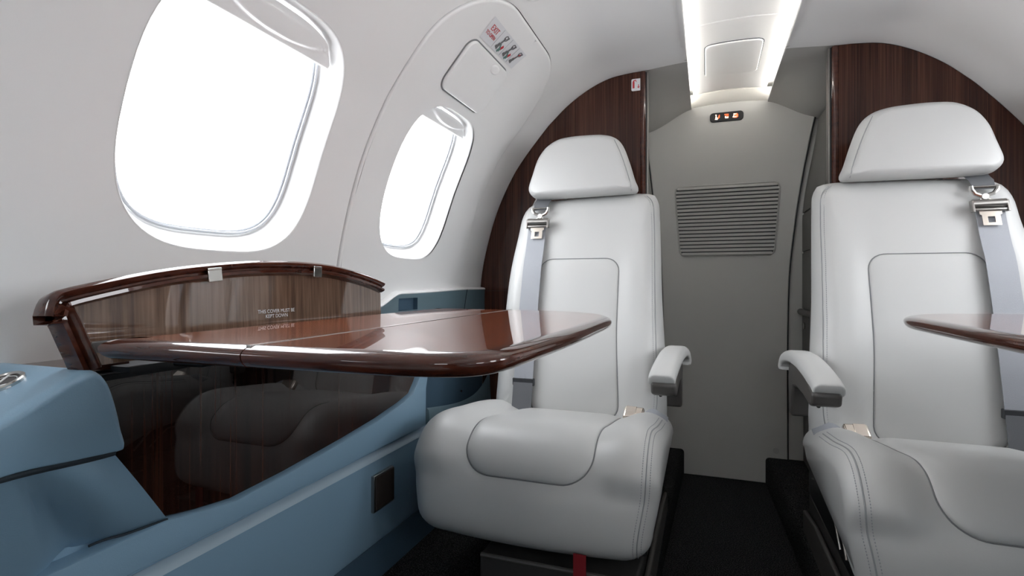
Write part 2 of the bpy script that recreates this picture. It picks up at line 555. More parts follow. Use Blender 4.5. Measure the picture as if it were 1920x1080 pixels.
# small door in the aft panel
mb = MB()
out = resample([(a, b_, 0) for a, b_ in rrect(-.078, .074, 1.60, 1.835, .018, 6)], 80)
for k_, (g, h) in enumerate(((0, .002), (0, -.0035), (-.0015, -.005), (-.005, -.005))):
    pass
loop = ccw([(p.x, p.y) for p in out])
rings = [[Vector((q[0], q[1], chan(q[0]) + h)) for q in offset2d(loop, g)] for g, h in ((0, .001), (0, -.004), (-.0012, -.0052), (-.004, -.0058))]
N = len(loop); c_ = Vector((-.002, 1.717, 0))
for f_ in (.8, .6, .4, .2, .05):
    rings.append([Vector((c_.x + (q[0] - c_.x) * f_, c_.y + (q[1] - c_.y) * f_, chan(c_.x + (q[0] - c_.x) * f_) - .0058)) for q in offset2d(loop, -.004)])
mb.loft(rings)
od = mb.build('oxygen_mask_door', liner)
tag(od, 'small rounded square door in the aft ceiling panel', 'ceiling door')
mb = MB(); mb.tube([Vector((q[0], q[1], chan(q[0]) - .0002)) for q in offset2d(loop, .0012)], .0013, 6, closed=True)
mb.build('door_gap', seam_dark, od)
# backing behind the channel and the light strips in the coves
mb = MB(); mb.box((-.155, -1.4, CZ + .683), (.155, YA, CZ + .687)); tag(mb.build('trim_2', liner), 'white backing above the light channel', 'trim', kind='structure')
for side, t in ((-1, 'left'), (1, 'right')):
    mb = MB(); mb.box((side * .1375 - .0015, -1.38, CZ + .6385), (side * .1375 + .0015, 1.995, CZ + .648))
    o = mb.build('light_strip', glow); tag(o, 'warm white light strip hidden in the %s ceiling cove' % t, 'light', 'cove light strips')
# end lens of the channel
mb = MB(); rings = []
for k in range(21):
    x = -.139 + .278 * k / 20; zz = chan(x)
    e = .004 * (1 - (x / .139) ** 8)
    rings.append([Vector((x, 2.000, zz - .002)), Vector((x, 2.004, zz - .006)), Vector((x, 2.020, zz - .017 - e)), Vector((x, 2.036, zz - .028 - e)), Vector((x, 2.044, zz - .030 - e)), Vector((x, 2.049, zz - .026)), Vector((x, 2.049, zz + .004)), Vector((x, 2.000, zz + .004))])
mb.loft(rings)
o = mb.build('end_cap', lens); tag(o, 'cream curved end cap closing the ceiling light channel', 'ceiling trim')

# aft wall and the panel door in it
mb = MB(); mb.box((-.90, YA, -.05), (.90, YA + .03, CZ + .75))
tag(mb.build('wall_back', aft_grey), 'grey wall around the aft door', 'wall', kind='structure')
dl = [(-.285, .66), (-.283, .585), (-.279, .50), (-.262, .34), (-.243, .19), (-.231, .08), (-.226, -.05), (-.222, -.25), (-.215, -.695)]
dr = [(.188, -.695), (.187, -.42), (.187, -.20), (.192, .02), (.205, .16), (.226, .32), (.254, .48), (.274, .585), (.276, .66)]
poly = []
for pth in (dl, dr):
    poly += [(p.x, p.y) for p in catmull([(a, b_, 0) for a, b_ in pth], 5)]
poly = [(a, b_ + CZ) for a, b_ in poly]
poly = ccw(poly)
mb = MB()
rings = [[Vector((q[0], y, q[1])) for q in offset2d(poly, g)] for g, y in ((0, YA), (0, YA - .010), (-.003, YA - .013))]
mb.loft(rings)
door = mb.build('door_1', aft_grey, angle=30); tag(door, 'tall grey aft door panel with a louvred grille', 'door', kind='structure')
mb = MB(); mb.tube([Vector((q[0], YA - .0105, q[1])) for q in offset2d(poly, .0012)], .0020, 6, closed=True); mb.build('door_gap', black, door)
YD = YA - .013
# grille: recessed field with tilted slats
g0 = [at(1265, 352, y=YD), at(1462, 341, y=YD), at(1452, 476, y=YD), at(1276, 481, y=YD)]
zt, zb = (g0[0].z + g0[1].z) / 2, (g0[2].z + g0[3].z) / 2
xt, xb = (g0[1].x - g0[0].x) / 2, (g0[2].x - g0[3].x) / 2
xc = sum(p.x for p in g0) / 4


def gq(a, b_): # unit (a -1..1, b 0..1 top to bottom)
    return xc + a * (xt + (xb - xt) * b_), zt + (zb - zt) * b_


gl = resample([(a, b_, 0) for a, b_ in rrect(-1, 1, 0, 1, .09, 6)], 90)
gr = MB()
lp = [gq(p.x, p.y) for p in gl]
lp = ccw(lp)
gr.loft([[Vector((q[0], y, q[1])) for q in offset2d(lp, g)] for g, y in ((.004, YD + .001), (.004, YD - .002), (.0015, YD - .004), (0, YD - .0035), (0, YD - .0005))])
NS = 19
for k in range(NS):
    b0 = (k + .16) / NS; b1 = (k + .84) / NS
    bm_ = (b0 + b1) / 2
    ins = 0
    if k in (0, NS - 1): ins = .035
    za = gq(0, b0)[1]; zb_ = gq(0, b1)[1]
    x0, x1 = gq(-1 + ins + .012, bm_)[0], gq(1 - ins - .012, bm_)[0]
    gr.add([(x0, YD - .002, za), (x1, YD - .002, za), (x1, YD - .0105, zb_), (x0, YD - .0105, zb_), (x1, YD - .0025, zb_ - .001), (x0, YD - .0025, zb_ - .001)],
           [(0, 1, 2, 3), (3, 2, 4, 5), (0, 3, 5), (1, 4, 2)])
gb = MB(); gb.loft([[Vector((q[0], y, q[1])) for q in offset2d(lp, -.002)] for y in (YD + .001, YD - .0012)])
gro = gr.build('vent_grille', aft_grey, smooth=False, recalc=True); tag(gro, 'grey louvred air grille with horizontal slats on the aft door', 'vent')
gb.build('backing', black, gro, 'dark backing between the slats')
# illuminated sign
sg = thing('cabin_sign', (0, YD, CZ + .59), 'black pill-shaped sign with lit orange symbols above the aft door', 'sign')
a = at(1331, 220, y=YD); b_ = at(1394, 217, y=YD)
sx0, sx1, sz = a.x, b_.x, (at(1362, 219, y=YD)).z
mb = MB(); lp = ccw(rrect(sx0, sx1, sz - .0165, sz + .0165, .0115, 6))
mb.loft([[Vector((q[0], y, q[1])) for q in offset2d(lp, g)] for g, y in ((0, YD), (0, YD - .003), (-.001, YD - .004))])
mb.build('sign_plate', black, sg)
yy = YD - .0046
def bar(mb, cx, cz, w, h, ang=0, mi=0):
    M = Matrix.Translation((sx0 + cx * (sx1 - sx0), yy, sz + cz)) @ Matrix.Rotation(ang, 4, 'Y')
    mb.box((-w / 2, -.0003, -h / 2), (w / 2, .0003, h / 2), mi, M)
for nm_, bars in (('seat_symbol', [(.185, 0, .0028, .014, .15, 0), (.21, -.002, .008, .0024, .5, 0), (.22, -.005, .0024, .007, 0, 0), (.18, .008, .0036, .0036, 0, 0), (.195, -.007, .009, .002, 0, 0), (.265, .0005, .0024, .012, .3, 1), (.245, -.003, .008, .0024, -.5, 1), (.285, .003, .0022, .010, 0, 1)]),
                  ('belt_symbol', [(.50, .007, .014, .0032, 0, 1), (.47, -.001, .004, .0036, 0, 0), (.51, .0015, .012, .0024, 0, 1), (.505, -.004, .010, .004, 0, 0), (.54, -.003, .0036, .0036, 0, 0)]),
                  ('device_symbol', [(.715, .002, .0026, .012, .2, 0), (.75, .006, .010, .0024, 0, 0), (.74, -.004, .013, .0028, 0, 0), (.76, -.006, .011, .0024, 0, 1), (.80, .002, .0036, .012, 0, 1), (.825, 0, .0036, .010, 0, 1), (.76, .002, .005, .005, 0, 1)])):
    mb = MB()
    for cx, cz, w, h, ang, mi in bars: bar(mb, cx, cz, w, h, ang, mi)
    mb.build(nm_, [icon_w, icon_o], sg, smooth=False)

# floor: sunk aisle between two raised sides
mb = MB(); mb.box((-.19, -1.4, -.02), (.19, YA, 0)); tag(mb.build('floor', carpet), 'black woven carpet in the sunken aisle', 'floor', kind='structure')
ZP = .09
for side, t, x0, x1a, x1b in ((-1, 'left', .84, .178, .150), (1, 'right', .84, .150, .118)):
    poly = [Vector((side * x0, -1.4, -.01)), Vector((side * x1a, -1.4, -.01)), Vector((side * x1a, 1.2, -.01)), Vector((side * x1b, YA, -.01)), Vector((side * x0, YA, -.01))]
    mb = MB(); mb.prism(poly, (0, 0, ZP + .01))
    tag(mb.build('floor', carpet, bevel=.012, seg=4), 'raised black carpet platform under the %s seat' % t, 'floor', kind='structure')
# front of the cabin with the open way to the flight deck
mb = MB()
lf = []
for sgn in (-1, 1):
    out = [Vector((sgn * .26, -1.4, -.02))] + [Vector((sgn * (p.x + .075 if p.y < CZ + .55 else p.x + .03), -1.4, p.y + (.07 if p.y > CZ + .4 else 0))) for p in reversed([DS[i] for i in range(0, len(DS), 6)] + [DS[-1]]) if p.x >= .26] + [Vector((sgn * .26, -1.4, CZ + .63))]
    mb.prism(out, (0, -.03, 0))
mb.box((-.33, -1.43, CZ + .50), (.33, -1.4, CZ + .76)); mb.box((-.27, -1.43, -.02), (.27, -1.4, CZ + .27))
tag(mb.build('wall_front', wood_wall), 'forward cabin wall behind the viewer', 'wall', kind='structure')

# wood partitions
def partition(side, name, lbl, xin):
    arch = [Vector((side * p.x, YB, p.y)) for p in DS if p.x >= xin]
    arch[0] = Vector((side * xin, YB, arch[0].z))
    poly = arch + [Vector((side * .66, YB, .08)), Vector((side * xin, YB, .08))]
    mb = MB(); mb.prism([p for p in poly], (0, .028, 0))
    o = mb.build(name, wood_wall, bevel=.002, smooth=True)
    tag(o, lbl, 'partition', kind='structure')
    e = MB()
    zt_ = arch[0].z - .002
    e.tube([Vector((side * (xin - .001), YB + .004, .08)), Vector((side * (xin - .001), YB + .004, zt_))], .0085, 20)
    e.build('edge_post', wood_edge, o, 'dark lacquered rounded edge post')
    e = MB(); e.box((side * (xin - .014) - .002, YB + .010, .08), (side * (xin - .014) + .002, YB + .035, zt_))
    e.build('metal_edge', steel, o, 'thin metal edge strip')
    e = MB(); e.box((side * (xin - .0105) - .0018, YB + .006, .08), (side * (xin - .0105) + .0018, YB + .030, zt_)); e.build('edge_gap', black, o)
    if side < 0:
        e = MB(); e.box((-.762, YB - .0006, CZ - .0265), (-.3, YB + .001, CZ - .0255)); e.build('veneer_joint', black, o)
    return o


pl = partition(-1, 'wall_partition_left', 'dark striped wood partition behind the left seat', .251)
pr = partition(1, 'wall_partition_right', 'dark striped wood partition behind the right seat', .244)
# vestibule side walls
for side, t, xx in ((-1, 'left', .30), (1, 'right', .345)):
    mb = MB(); mb.box((side * xx - .006 , YB + .03, 0), (side * xx + .006, YA, CZ + .62))
    tag(mb.build('wall_vestibule_' + t, aft_grey), 'grey vestibule side wall aft of the %s partition' % t, 'wall', kind='structure')

# extinguisher sign on the left partition
sg = thing('extinguisher_sign', at(1193, 159, y=YB), 'small white sign with a red extinguisher and arrow on the left partition', 'sign')
c4 = [at(1184, 149, y=YB), at(1202, 147, y=YB), at(1203, 169, y=YB), at(1184, 171.5, y=YB)]
x0, x1, z0, z1 = (c4[0].x + c4[3].x) / 2, (c4[1].x + c4[2].x) / 2, (c4[2].z + c4[3].z) / 2, (c4[0].z + c4[1].z) / 2
mb = MB(); lp = ccw(rrect(x0, x1, z0, z1, .004, 5)); mb.loft([[Vector((q[0], y, q[1])) for q in lp] for y in (YB + .001, YB - .0015)])
mb.build('plate', placard_w, sg)
w_, h_ = x1 - x0, z1 - z0
def q2(a, b_): return x0 + a * w_, z0 + b_ * h_
mb = MB(); Yq = YB - .0019
def flat(mb, pts): mb.prism([Vector((*[q2(a, b_)[0]], Yq, q2(a, b_)[1])) for a, b_ in pts], (0, .0004, 0))
flat(mb, [(.12, .22), (.32, .22), (.32, .74), (.28, .80), (.16, .80), (.12, .74)])
flat(mb, [(.18, .80), (.30, .80), (.42, .86), (.46, .72), (.52, .72), (.48, .92), (.30, .90), (.18, .86)])
flat(mb, [(.68, .50), (.76, .50), (.76, .32), (.86, .32), (.72, .18), (.58, .32), (.68, .32)])
mb.build('red_print', ink_red, sg, smooth=False)

# ------------------------------------------------------------------ exit hatch around window 2
hat = sheet('door_2', offset2d(HATCH, -.007), [WIN[2]], (.02, .012), lambda a, b_: wp(b_, a, .005, -1), liner, normal=lambda a, b_: wn(b_, a, -1))
tag(hat, 'white emergency exit hatch lining around the aft oval window', 'exit hatch', kind='structure')
rim('hatch_edge', HATCH, [(-.007, .005, -1), (-.0045, .0045, -1), (-.003, .003, -1), (-.0022, 0, -1), (-.002, -.012, -1)], liner, hat)
rim('hatch_gap', HATCH, [(-.003, -.006, -1), (.003, -.006, -1)], leather_seam, hat)
rim('wall_return', HATCH, [(.0015, 0, -1), (.0005, -.001, -1), (.0005, -.012, -1)], liner, hat)
# raised cover over the handle
hc = ccw(rrect(1.003, 1.205, .556, .676, .024, 8))
mb = MB(); rings = []
for g, o_ in ((0, .004), (0, .011), (-.0015, .0135), (-.005, .0145)): rings.append([wp(q[1], q[0], o_) for q in offset2d(hc, g)])
cc = (1.104, .616)
for f_ in (.85, .7, .55, .4, .25, .1):
    rings.append([wp(cc[1] + (q[1] - cc[1]) * f_, cc[0] + (q[0] - cc[0]) * f_, .0145) for q in offset2d(hc, -.005)])
mb.loft(rings)
hcv = mb.build('handle_cover', liner, hat)
mb = MB(); mb.tube([wp(q[1], q[0], .0058) for q in offset2d(hc, .0016)], .0016, 6, closed=True); mb.build('cover_gap', leather_seam, hat)
# finger dimple of the cover
mb = MB(); rings = []
for r_, o_ in ((.020, .0145), (.018, .0168), (.013, .0185), (.007, .0192), (.001, .0195)):
    rings.append([wp(.572 + r_ * .55 * sin(t * pi / 16), 1.135 + r_ * cos(t * pi / 16), o_) for t in range(32)])
mb.loft(rings); mb.build('finger_grip', liner, hat)
# placard
pcs = [(931, 34), (901.7, 69), (989, 108), (961, 132)]


def wall_hit(u, v):
    best = None
    t = (u - 960) / F; d = Vector((-S_ + t * C_, C_ + t * S_, (HOR - v) / F))
    for i in range(30, len(DS) - 1):
        p = DS[i]; k = (-p.x - CX) / d.x
        if k <= 0: continue
        e = abs(CZ + k * d.z - p.y)
        if best is None or e < best[0]: best = (e, k * d.y, DL[i])
    return best[1], best[2]


hits = [wall_hit(*p) for p in pcs]
PT0, PT1, PT2, PT3 = [Vector(h) for h in (hits[0], hits[2], hits[1], hits[3])]   # top corners, then bottom corners
exs = thing('exit_placard', wp(hits[0][1], hits[0][0], .005), 'white EXIT placard with opening pictures on the hatch above the handle cover', 'sign')


def pw(a, b_, o_=.0066):
    """a 0..1 along the placard, b 0..1 down it"""
    q = PT0.lerp(PT1, a).lerp(PT2.lerp(PT3, a), b_)
    return wp(q.y, q.x, o_)


lp = ccw([(a / 20, 0) for a in range(21)] + [(1, b_ / 10) for b_ in range(1, 11)] + [(a / 20, 1) for a in range(19, -1, -1)] + [(0, b_ / 10) for b_ in range(9, 0, -1)])
sheet('plate', lp, [], .08, lambda a, b_: pw(a, b_, .0062), placard_w, exs)
PL, PW = (PT1 - PT0).length, (PT2 - PT0).length
mb = MB()
for txt, a_, b_, sz_ in (('EXIT', .155, .36, .0185), ('TO OPEN', .145, .64, .0118)):
    vs, fs = text_mesh(txt, sz_)
    mb.add([pw(a_ + v.x / PL * .92, b_ - v.y / PW) for v in vs], fs)
    vs2 = [pw(a_ + v.x / PL * .92 + .004, b_ - v.y / PW, .0067) for v in vs]; mb.add(vs2, fs)
mb.build('red_lettering', ink_red, exs, smooth=False, recalc=False, weld=False)
for a_ in (.30, .545, .77):
    li = MB(); li.tube([pw(a_, .04), pw(a_, .5), pw(a_, .96)], .0006, 4); li.build('dividing_line', ink_line, exs)


def pbar(mb, a, b_, w, h, ang, mi=0):
    ca, sa = cos(ang), sin(ang); pts = []
    for du, dv in ((-w, -h), (w, -h), (w, h), (-w, h)):
        x, y = (du * ca - dv * sa) / 2, (du * sa + dv * ca) / 2
        pts.append(pw(a + x / PL, b_ + y / PW, .0068))
    mb.add(pts, [(0, 1, 2, 3)], mi)


for n_, a0 in enumerate((.37, .60, .82)):
    mb = MB()
    ring = [pw(a0 + .065 + .030 * cos(t * pi / 10), .24 + .12 * sin(t * pi / 10), .0068) for t in range(20)]
    mb.tube(ring, .0012, 4, closed=True)
    pbar(mb, a0 + .043, .50, .006, .026, .3); pbar(mb, a0 + .022, .70, .010, .013, .35); pbar(mb, a0 + .012, .80, .014, .006, .3); pbar(mb, a0 + .095, .20, .005, .010, .6)
    if n_ < 2:
        pbar(mb, a0 + .075, .68, .005, .015, -.5, 1); pbar(mb, a0 + .095, .76, .010, .012, .1, 1); pbar(mb, a0 + .08, .87, .008, .007, .4, 1); pbar(mb, a0 + .12, .66, .008, .012, .5, 2)
    else: pbar(mb, a0 + .05, .40, .004, .022, .5, 2)
    mb.build('picture', [ink_grey, ink_green, ink_red], exs, smooth=False, recalc=False)

# air outlet in the ceiling, at the top edge
hx = wall_hit(1013, -8)
mb = MB(); rings = []
for r_, o_ in ((.031, 0), (.028, .004), (.024, .005), (.021, .001), (.019, .0015), (.012, .006), (.002, .0075)):
    rings.append([wp(hx[1] + r_ * sin(t * pi / 16), hx[0] + r_ * cos(t * pi / 16), o_) for t in range(32)])
mb.loft(rings)
o = mb.build('air_outlet', liner); tag(o, 'round white air outlet set in the ceiling above the exit hatch', 'air vent')

# ------------------------------------------------------------------ seats
def pillow(mb, outline, R, place, front, back, M=110, K=9, J=12):
    """closed cushion from an outline in (a, b): front/back give the depth of the two faces, R the roll of the edge"""
    out = ccw([(p.x, p.y) for p in resample([(a, b_, 0) for a, b_ in outline], M)])
    ca = sum(p[0] for p in out) / M; cb = sum(p[1] for p in out) / M
    nr = []
    for i in range(M):
        t = (Vector(out[(i + 1) % M]) - Vector(out[i - 1])).normalized(); nn = Vector((t.y, -t.x))
        nr.append(max(.02, (Vector(out[i]) - Vector((ca, cb))).dot(nn)))
    def ring(fn, sgn, k=None, j=None):
        pts = []
        for i in range(M):
            h = nr[i]; RR = min(R, h * .9)
            if k is not None:
                th = k / K * pi / 2; d = RR * (1 - cos(th)); pr = sin(th)
            else:
                d = RR + (h - RR) * j / J; pr = 1
            rho = 1 - d / h
            a = ca + (out[i][0] - ca) * rho; b_ = cb + (out[i][1] - cb) * rho
            pts.append(place(a, b_, fn(a, b_, pr)))
        return pts
    rings = [ring(back, 1, j=j) for j in range(J - 1, 0, -1)] + [ring(back, 1, k=k) for k in range(K, -1, -1)]
    rings += [ring(front, -1, k=k) for k in range(1, K + 1)] + [ring(front, -1, j=j) for j in range(1, J)]
    mb.loft(rings)


def seat(side, xc, who):
    """side -1: left of the aisle, +1: right; q runs towards the aisle"""
    sg = -side
    X = lambda q: xc + sg * q
    root = thing('passenger_seat', (xc, 1.15, ZP), who, 'seat', 'two pale grey leather passenger seats')
    # --- backrest
    T = .115
    def yb(z):
        w = (z - .385) / .54
        return 1.285 + .150 * w + .012 * sin(pi * min(1, max(0, w))) * -1
    def bolster(q, z):
        w = (z - .385) / .54
        return .013 * smooth01((abs(q + .002) - .095) / .055) * (1 - .6 * smooth01((w - .62) / .2)) - .004 * smooth01((w - .68) / .06) * 0
    def bf(q, z, pr):
        return T / 2 - pr * (T / 2 + bolster(q, z))
    def bb(q, z, pr): return T / 2 + pr * T / 2
    top = [(.197, .868), (.191, .914), (.166, .936), (.05, .938), (-.10, .931), (-.16, .919), (-.184, .887), (-.192, .83)]
    outl = [(-.207, .300), (.0, .300), (.214, .300), (.224, .37), (.219, .50), (.209, .64), (.203, .76)] + top + [(-.203, .72), (-.2065, .60), (-.212, .48), (-.213, .37)]
    outl = [(p.x, p.y) for p in catmull([(a, b_, 0) for a, b_ in outl], 6, True)]
    PB = lambda q, z, d: Vector((X(q), yb(z) + d, z))
    mb = MB(); pillow(mb, outl, .045, PB, bf, bb, M=150, K=10, J=16)
    br = mb.build('backrest', leather, root, angle=180)
    def bsurf(q, z, e=0): return PB(q, z, T / 2 - (T / 2 + bolster(q, z)) - e)
    # insert panel
    ins = ccw(rrect(-.106, .104, .368, .757, (.032, .032, .034, .034), 8))
    ins = [(p.x, p.y) for p in resample([(a, b_, 0) for a, b_ in ins], 140)]
    ins = ccw([(a + (.012 * smooth01((.60 - b_) / .25) if a > 0 else 0), b_) for a, b_ in ins])
    mb = MB(); rings = []
    for g, e in ((0, -.004), (0, .0002), (-.0012, .0018), (-.004, .0034), (-.010, .0050), (-.022, .0062)):
        rings.append([bsurf(q, z, e) for q, z in offset2d(ins, g)])
    ci = (0, .565); b0 = offset2d(ins, -.022)
    for f_ in (.85, .7, .55, .4, .25, .1):
        rings.append([bsurf(ci[0] + (q - ci[0]) * f_, ci[1] + (z - ci[1]) * f_, .0062) for q, z in b0])
    mb.loft(rings)
    mb.build('backrest_panel', leather, br, angle=180)
    mb = MB(); mb.tube([bsurf(q, z, -.0001) for q, z in offset2d(ins, .0009)], .0013, 6, closed=True); mb.build('panel_seam', leather_seam, br)
    # aisle-side seam with its stitches
    sm = [(.166, .924), (.181, .905), (.1865, .86), (.191, .76), (.1955, .64), (.202, .50), (.205, .42), (.200, .375)]
    sm = [(p.x, p.y) for p in catmull([(a, b_, 0) for a, b_ in sm], 10)]
    def edgeback(q, z):
        """front surface including the rolled edge"""
        # distance to outline along q
        qm = max([a for a, b_ in outl if abs(b_ - z) < .02] or [.2])
        zt = max(b_ for a, b_ in outl if abs(a - q) < .02)
        d = min(qm - q, (zt - z)); d = max(0, d)
        pr = sqrt(max(0, 1 - (1 - min(1, d / .045)) ** 2))
        return PB(q, z, T / 2 - pr * (T / 2 + bolster(q, z)))
    mb = MB(); mb.tube([edgeback(q, z) + Vector((0, -.0004, 0)) for q, z in sm], .0011, 6); mb.build('side_seam', leather_piping, br)
    st = MB()
    path = resample([edgeback(q - .006, z) + Vector((0, -.0005, 0)) for q, z in sm], 120, False)
    for i in range(0, 118, 1):
        a, b_ = path[i], path[i].lerp(path[i + 1], .55)
        st.tube([a, b_], .0006, 4)
    st.build('stitching', stitch_m, br)
    # shell behind the cushion
    mb = MB(); pillow(mb, [(a * .96, .31 + (b_ - .30) * .975) for a, b_ in outl], .02, lambda q, z, d: Vector((X(q), yb(z) + T + d, z)), lambda a, b_, pr: .012 - .02 * pr, lambda a, b_, pr: .012 + .014 * pr, M=60, K=4, J=4)
    mb.build('back_shell', gun, root)
    # --- headrest: outline read in the plane of its front face
    HP = [(1195, 350), (1189, 335), (1178, 300), (1166, 270), (1152, 256), (1130, 251), (1100, 252), (1070, 255), (1045, 261), (1022, 277), (1007, 300), (998, 328), (991, 355), (997, 368), (1012, 373), (1060, 371), (1120, 367), (1170, 363), (1191, 360)]
    ho = []
    for u, v in HP:
        p = at(u, v, y=1.425); ho.append((p.x + .388, p.z))
    ho = [(p.x, p.y) for p in catmull([(a, b_, 0) for a, b_ in ho], 5, True)]
    TH = .095
    def yh(q, z): return 1.385 + .10 * (z - .93) + 1.1 * q * q * .35
    mb = MB()
    pillow(mb, ho, .019, lambda q, z, d: Vector((X(q), yh(q, z) + d, z)), lambda a, b_, pr: TH / 2 - pr * TH / 2, lambda a, b_, pr: TH / 2 + pr * TH / 2, M=130, K=10, J=12)
    hr = mb.build('headrest', leather, root, angle=180)
    hs = []
    for u, v in [(1152, 262), (1163, 285), (1174, 315), (1183, 345), (1184, 357)]:
        p = at(u, v, y=1.41); hs.append((p.x + .388, p.z))
    hs = [(p.x, p.y) for p in catmull([(a, b_, 0) for a, b_ in hs], 8)]
    def hsurf(q, z):
        d = min((Vector((q, z)) - Vector(o_)).length for o_ in ho)
        pr = sqrt(max(0, 1 - (1 - min(1, d / .019)) ** 2)); return Vector((X(q), yh(q, z) + TH / 2 - pr * TH / 2 - .0004, z))
    mb = MB(); mb.tube([hsurf(q, z) for q, z in hs], .0010, 6); mb.build('headrest_seam', leather_piping, hr)
    # headrest posts
    for q in (-.06, .05):
        mb = MB(); mb.cyl((X(q), 1.475, .90), (X(q), 1.465, .96), .005, 12); mb.build('headrest_post', gun, root)
    # --- seat cushion
    prof = [(1.335, .330), (1.325, .356), (1.27, .371), (1.20, .384), (1.10, .399), (1.04, .408), (1.00, .408), (.967, .397), (.938, .370), (.917, .330), (.906, .290), (.904, .255), (.912, .233), (.935, .218), (.975, .216), (1.03, .232), (1.085, .252), (1.15, .262), (1.25, .266), (1.325, .285)]
    pc = catmull([(0, a, b_) for a, b_ in prof], 7, True)
    NP = len(pc)
    nrm = []
    for i in range(NP):
        t = (pc[(i + 1) % NP] - pc[i - 1]).normalized(); nrm.append(Vector((0, t.z, -t.y)) )
    cen = sum(pc, Vector()) / NP
    if sum(n_.dot(p - cen) for n_, p in zip(nrm, pc)) < 0: nrm = [-n_ for n_ in nrm]
    QL, QR = -.240, .240      # outboard and aisle limits
    RE = .05
    arc = [0]
    for i in range(NP): arc.append(arc[-1] + (pc[(i + 1) % NP] - pc[i]).length)
    def taper(i):
        """the cushion is a little narrower at the bottom of its front"""
        z = pc[i].z; y = pc[i].y
        return .014 * smooth01((.36 - z) / .12) 
    def cbol(q, i):
        z = pc[i].z
        w = smooth01((z - .32) / .04)
        b_ = (.017 + .007 * smooth01((pc[i].y - 1.02) / .2)) * smooth01((abs(q) - .110) / .075) * w
        return b_ - .004 * (1 - w) * 0
    def csurf(q, i, e=0):
        o_ = cbol(q, i)
        p = pc[i] + nrm[i] * (o_ + e + .010 * (1 - (q / .24) ** 2) * smooth01((.40 - pc[i].z) / .1))
        return Vector((0, p.y, p.z))
    mb = MB(); rings = []
    stations = [(QL, 1)] + [(QL + RE * (1 - cos(k / 9 * pi / 2)), 1 - sin(k / 9 * pi / 2)) for k in range(1, 10)]
    mid = [(QL + RE + (QR - QL - 2 * RE) * k / 30, 0) for k in range(1, 30)]
    right = [(QR - RE * (1 - cos(k / 9 * pi / 2)), 1 - sin(k / 9 * pi / 2)) for k in range(9, 0, -1)] + [(QR, 1)]
    for q, sh in stations + mid + right:
        r_ = []
        for i in range(NP):
            p = csurf(q, i) - nrm[i] * (RE * sh * .80)
            qq = q * 1.0
            qq = q - (1 if q > 0 else -1) * taper(i) * min(1, abs(q) / .2)
            r_.append(Vector((X(qq), p.y, p.z)))
        rings.append(r_)
    mb.loft(rings)
    cu = mb.build('seat_cushion', leather, root, angle=180)
    # insert pad over the top and down the front
    # profile index range: from the rear top to z=.345 on the front
    ia = min(range(NP), key=lambda i: abs(pc[i].y - 1.30) + (0 if pc[i].z > .352 else 9))
    ib = min(range(NP), key=lambda i: abs(pc[i].z - .335) + (0 if pc[i].y < 1 else 9))
    A0, A1 = arc[ia], arc[ib]
    def on_arc(a):
        i = 0
        a = max(0, min(arc[NP - 1] - 1e-6, a))
        import bisect
        i = bisect.bisect(arc, a) - 1; t = (a - arc[i]) / (arc[i + 1] - arc[i]); return i, t
    def cs(q, a, e):
        i, t = on_arc(a); j = (i + 1) % NP
        p = csurf(q, i, e).lerp(csurf(q, j, e), t); qq = q - (1 if q > 0 else -1) * (taper(i) * (1 - t) + taper(j) * t) * min(1, abs(q) / .2)
        return Vector((X(qq), p.y, p.z))
    pad = ccw([(p.x, p.y) for p in resample([(a, b_, 0) for a, b_ in rrect(-.122, .124, A0, A1, (.04, .04, .055, .055), 10)], 160)])
    mb = MB(); rings = []
    for g, e in ((0, -.004), (0, .0002), (-.0015, .0022), (-.005, .0045), (-.012, .007), (-.026, .0095)):
        rings.append([cs(q, a, e) for q, a in offset2d(pad, g)])
    ci = (0, (A0 + A1) / 2); b0 = offset2d(pad, -.026)
    for f_ in (.9, .8, .7, .6, .5, .4, .3, .2, .08):
        rings.append([cs(ci[0] + (q - ci[0]) * f_, ci[1] + (a - ci[1]) * f_, .0095) for q, a in b0])
    mb.loft(rings)
    mb.build('cushion_panel', leather, cu, angle=180)
    mb = MB(); mb.tube([cs(q, a, -.0001) for q, a in offset2d(pad, .001)], .0014, 6, closed=True); mb.build('panel_seam', leather_seam, cu)
    # aisle-side seam, stitched on both sides
    ic = min(range(NP), key=lambda i: abs(pc[i].y - 1.18) + (0 if pc[i].z > .352 else 9))
    idn = min(range(NP), key=lambda i: abs(pc[i].z - .222) + (0 if pc[i].y < .97 else 9))
    def edge(q, i):
        d = QR - q; pr = 1 - sqrt(max(0, 1 - (1 - min(1, d / RE)) ** 2))
        p = csurf(q, i) - nrm[i] * (RE * pr * .80 - .0003)
        return Vector((X(q - taper(i) * min(1, q / .2)), p.y, p.z))
    rng_ = range(ic, idn + 1) if ic < idn else range(ic, idn - 1, -1)
    nn = max(1, abs(idn - ic))
    def qseam(i): 
        w = abs(i - ic) / nn
        return .224 - .006 * smooth01(w / .3)
    mb = MB(); mb.tube([edge(qseam(i), i) for i in rng_], .0013, 6); mb.build('side_seam', leather_piping, cu)
    st = MB()
    for dq in (-.0065, .0065):
        path = resample([edge(qseam(i) + dq, i) for i in rng_], 100, False)
        for i in range(99):
            st.tube([path[i], path[i].lerp(path[i + 1], .5)], .0007, 4)
    st.build('stitching', stitch_m, cu)
    # --- armrest on the aisle side
    arm = MB()
    ctr = [(1.104, .499, .229), (1.112, .503, .229), (1.135, .510, .230), (1.19, .524, .235), (1.26, .533, .240), (1.33, .533, .246), (1.385, .522, .250), (1.404, .505, .252), (1.405, .490, .252)]
    cc = catmull(ctr, 5)
    rings = []
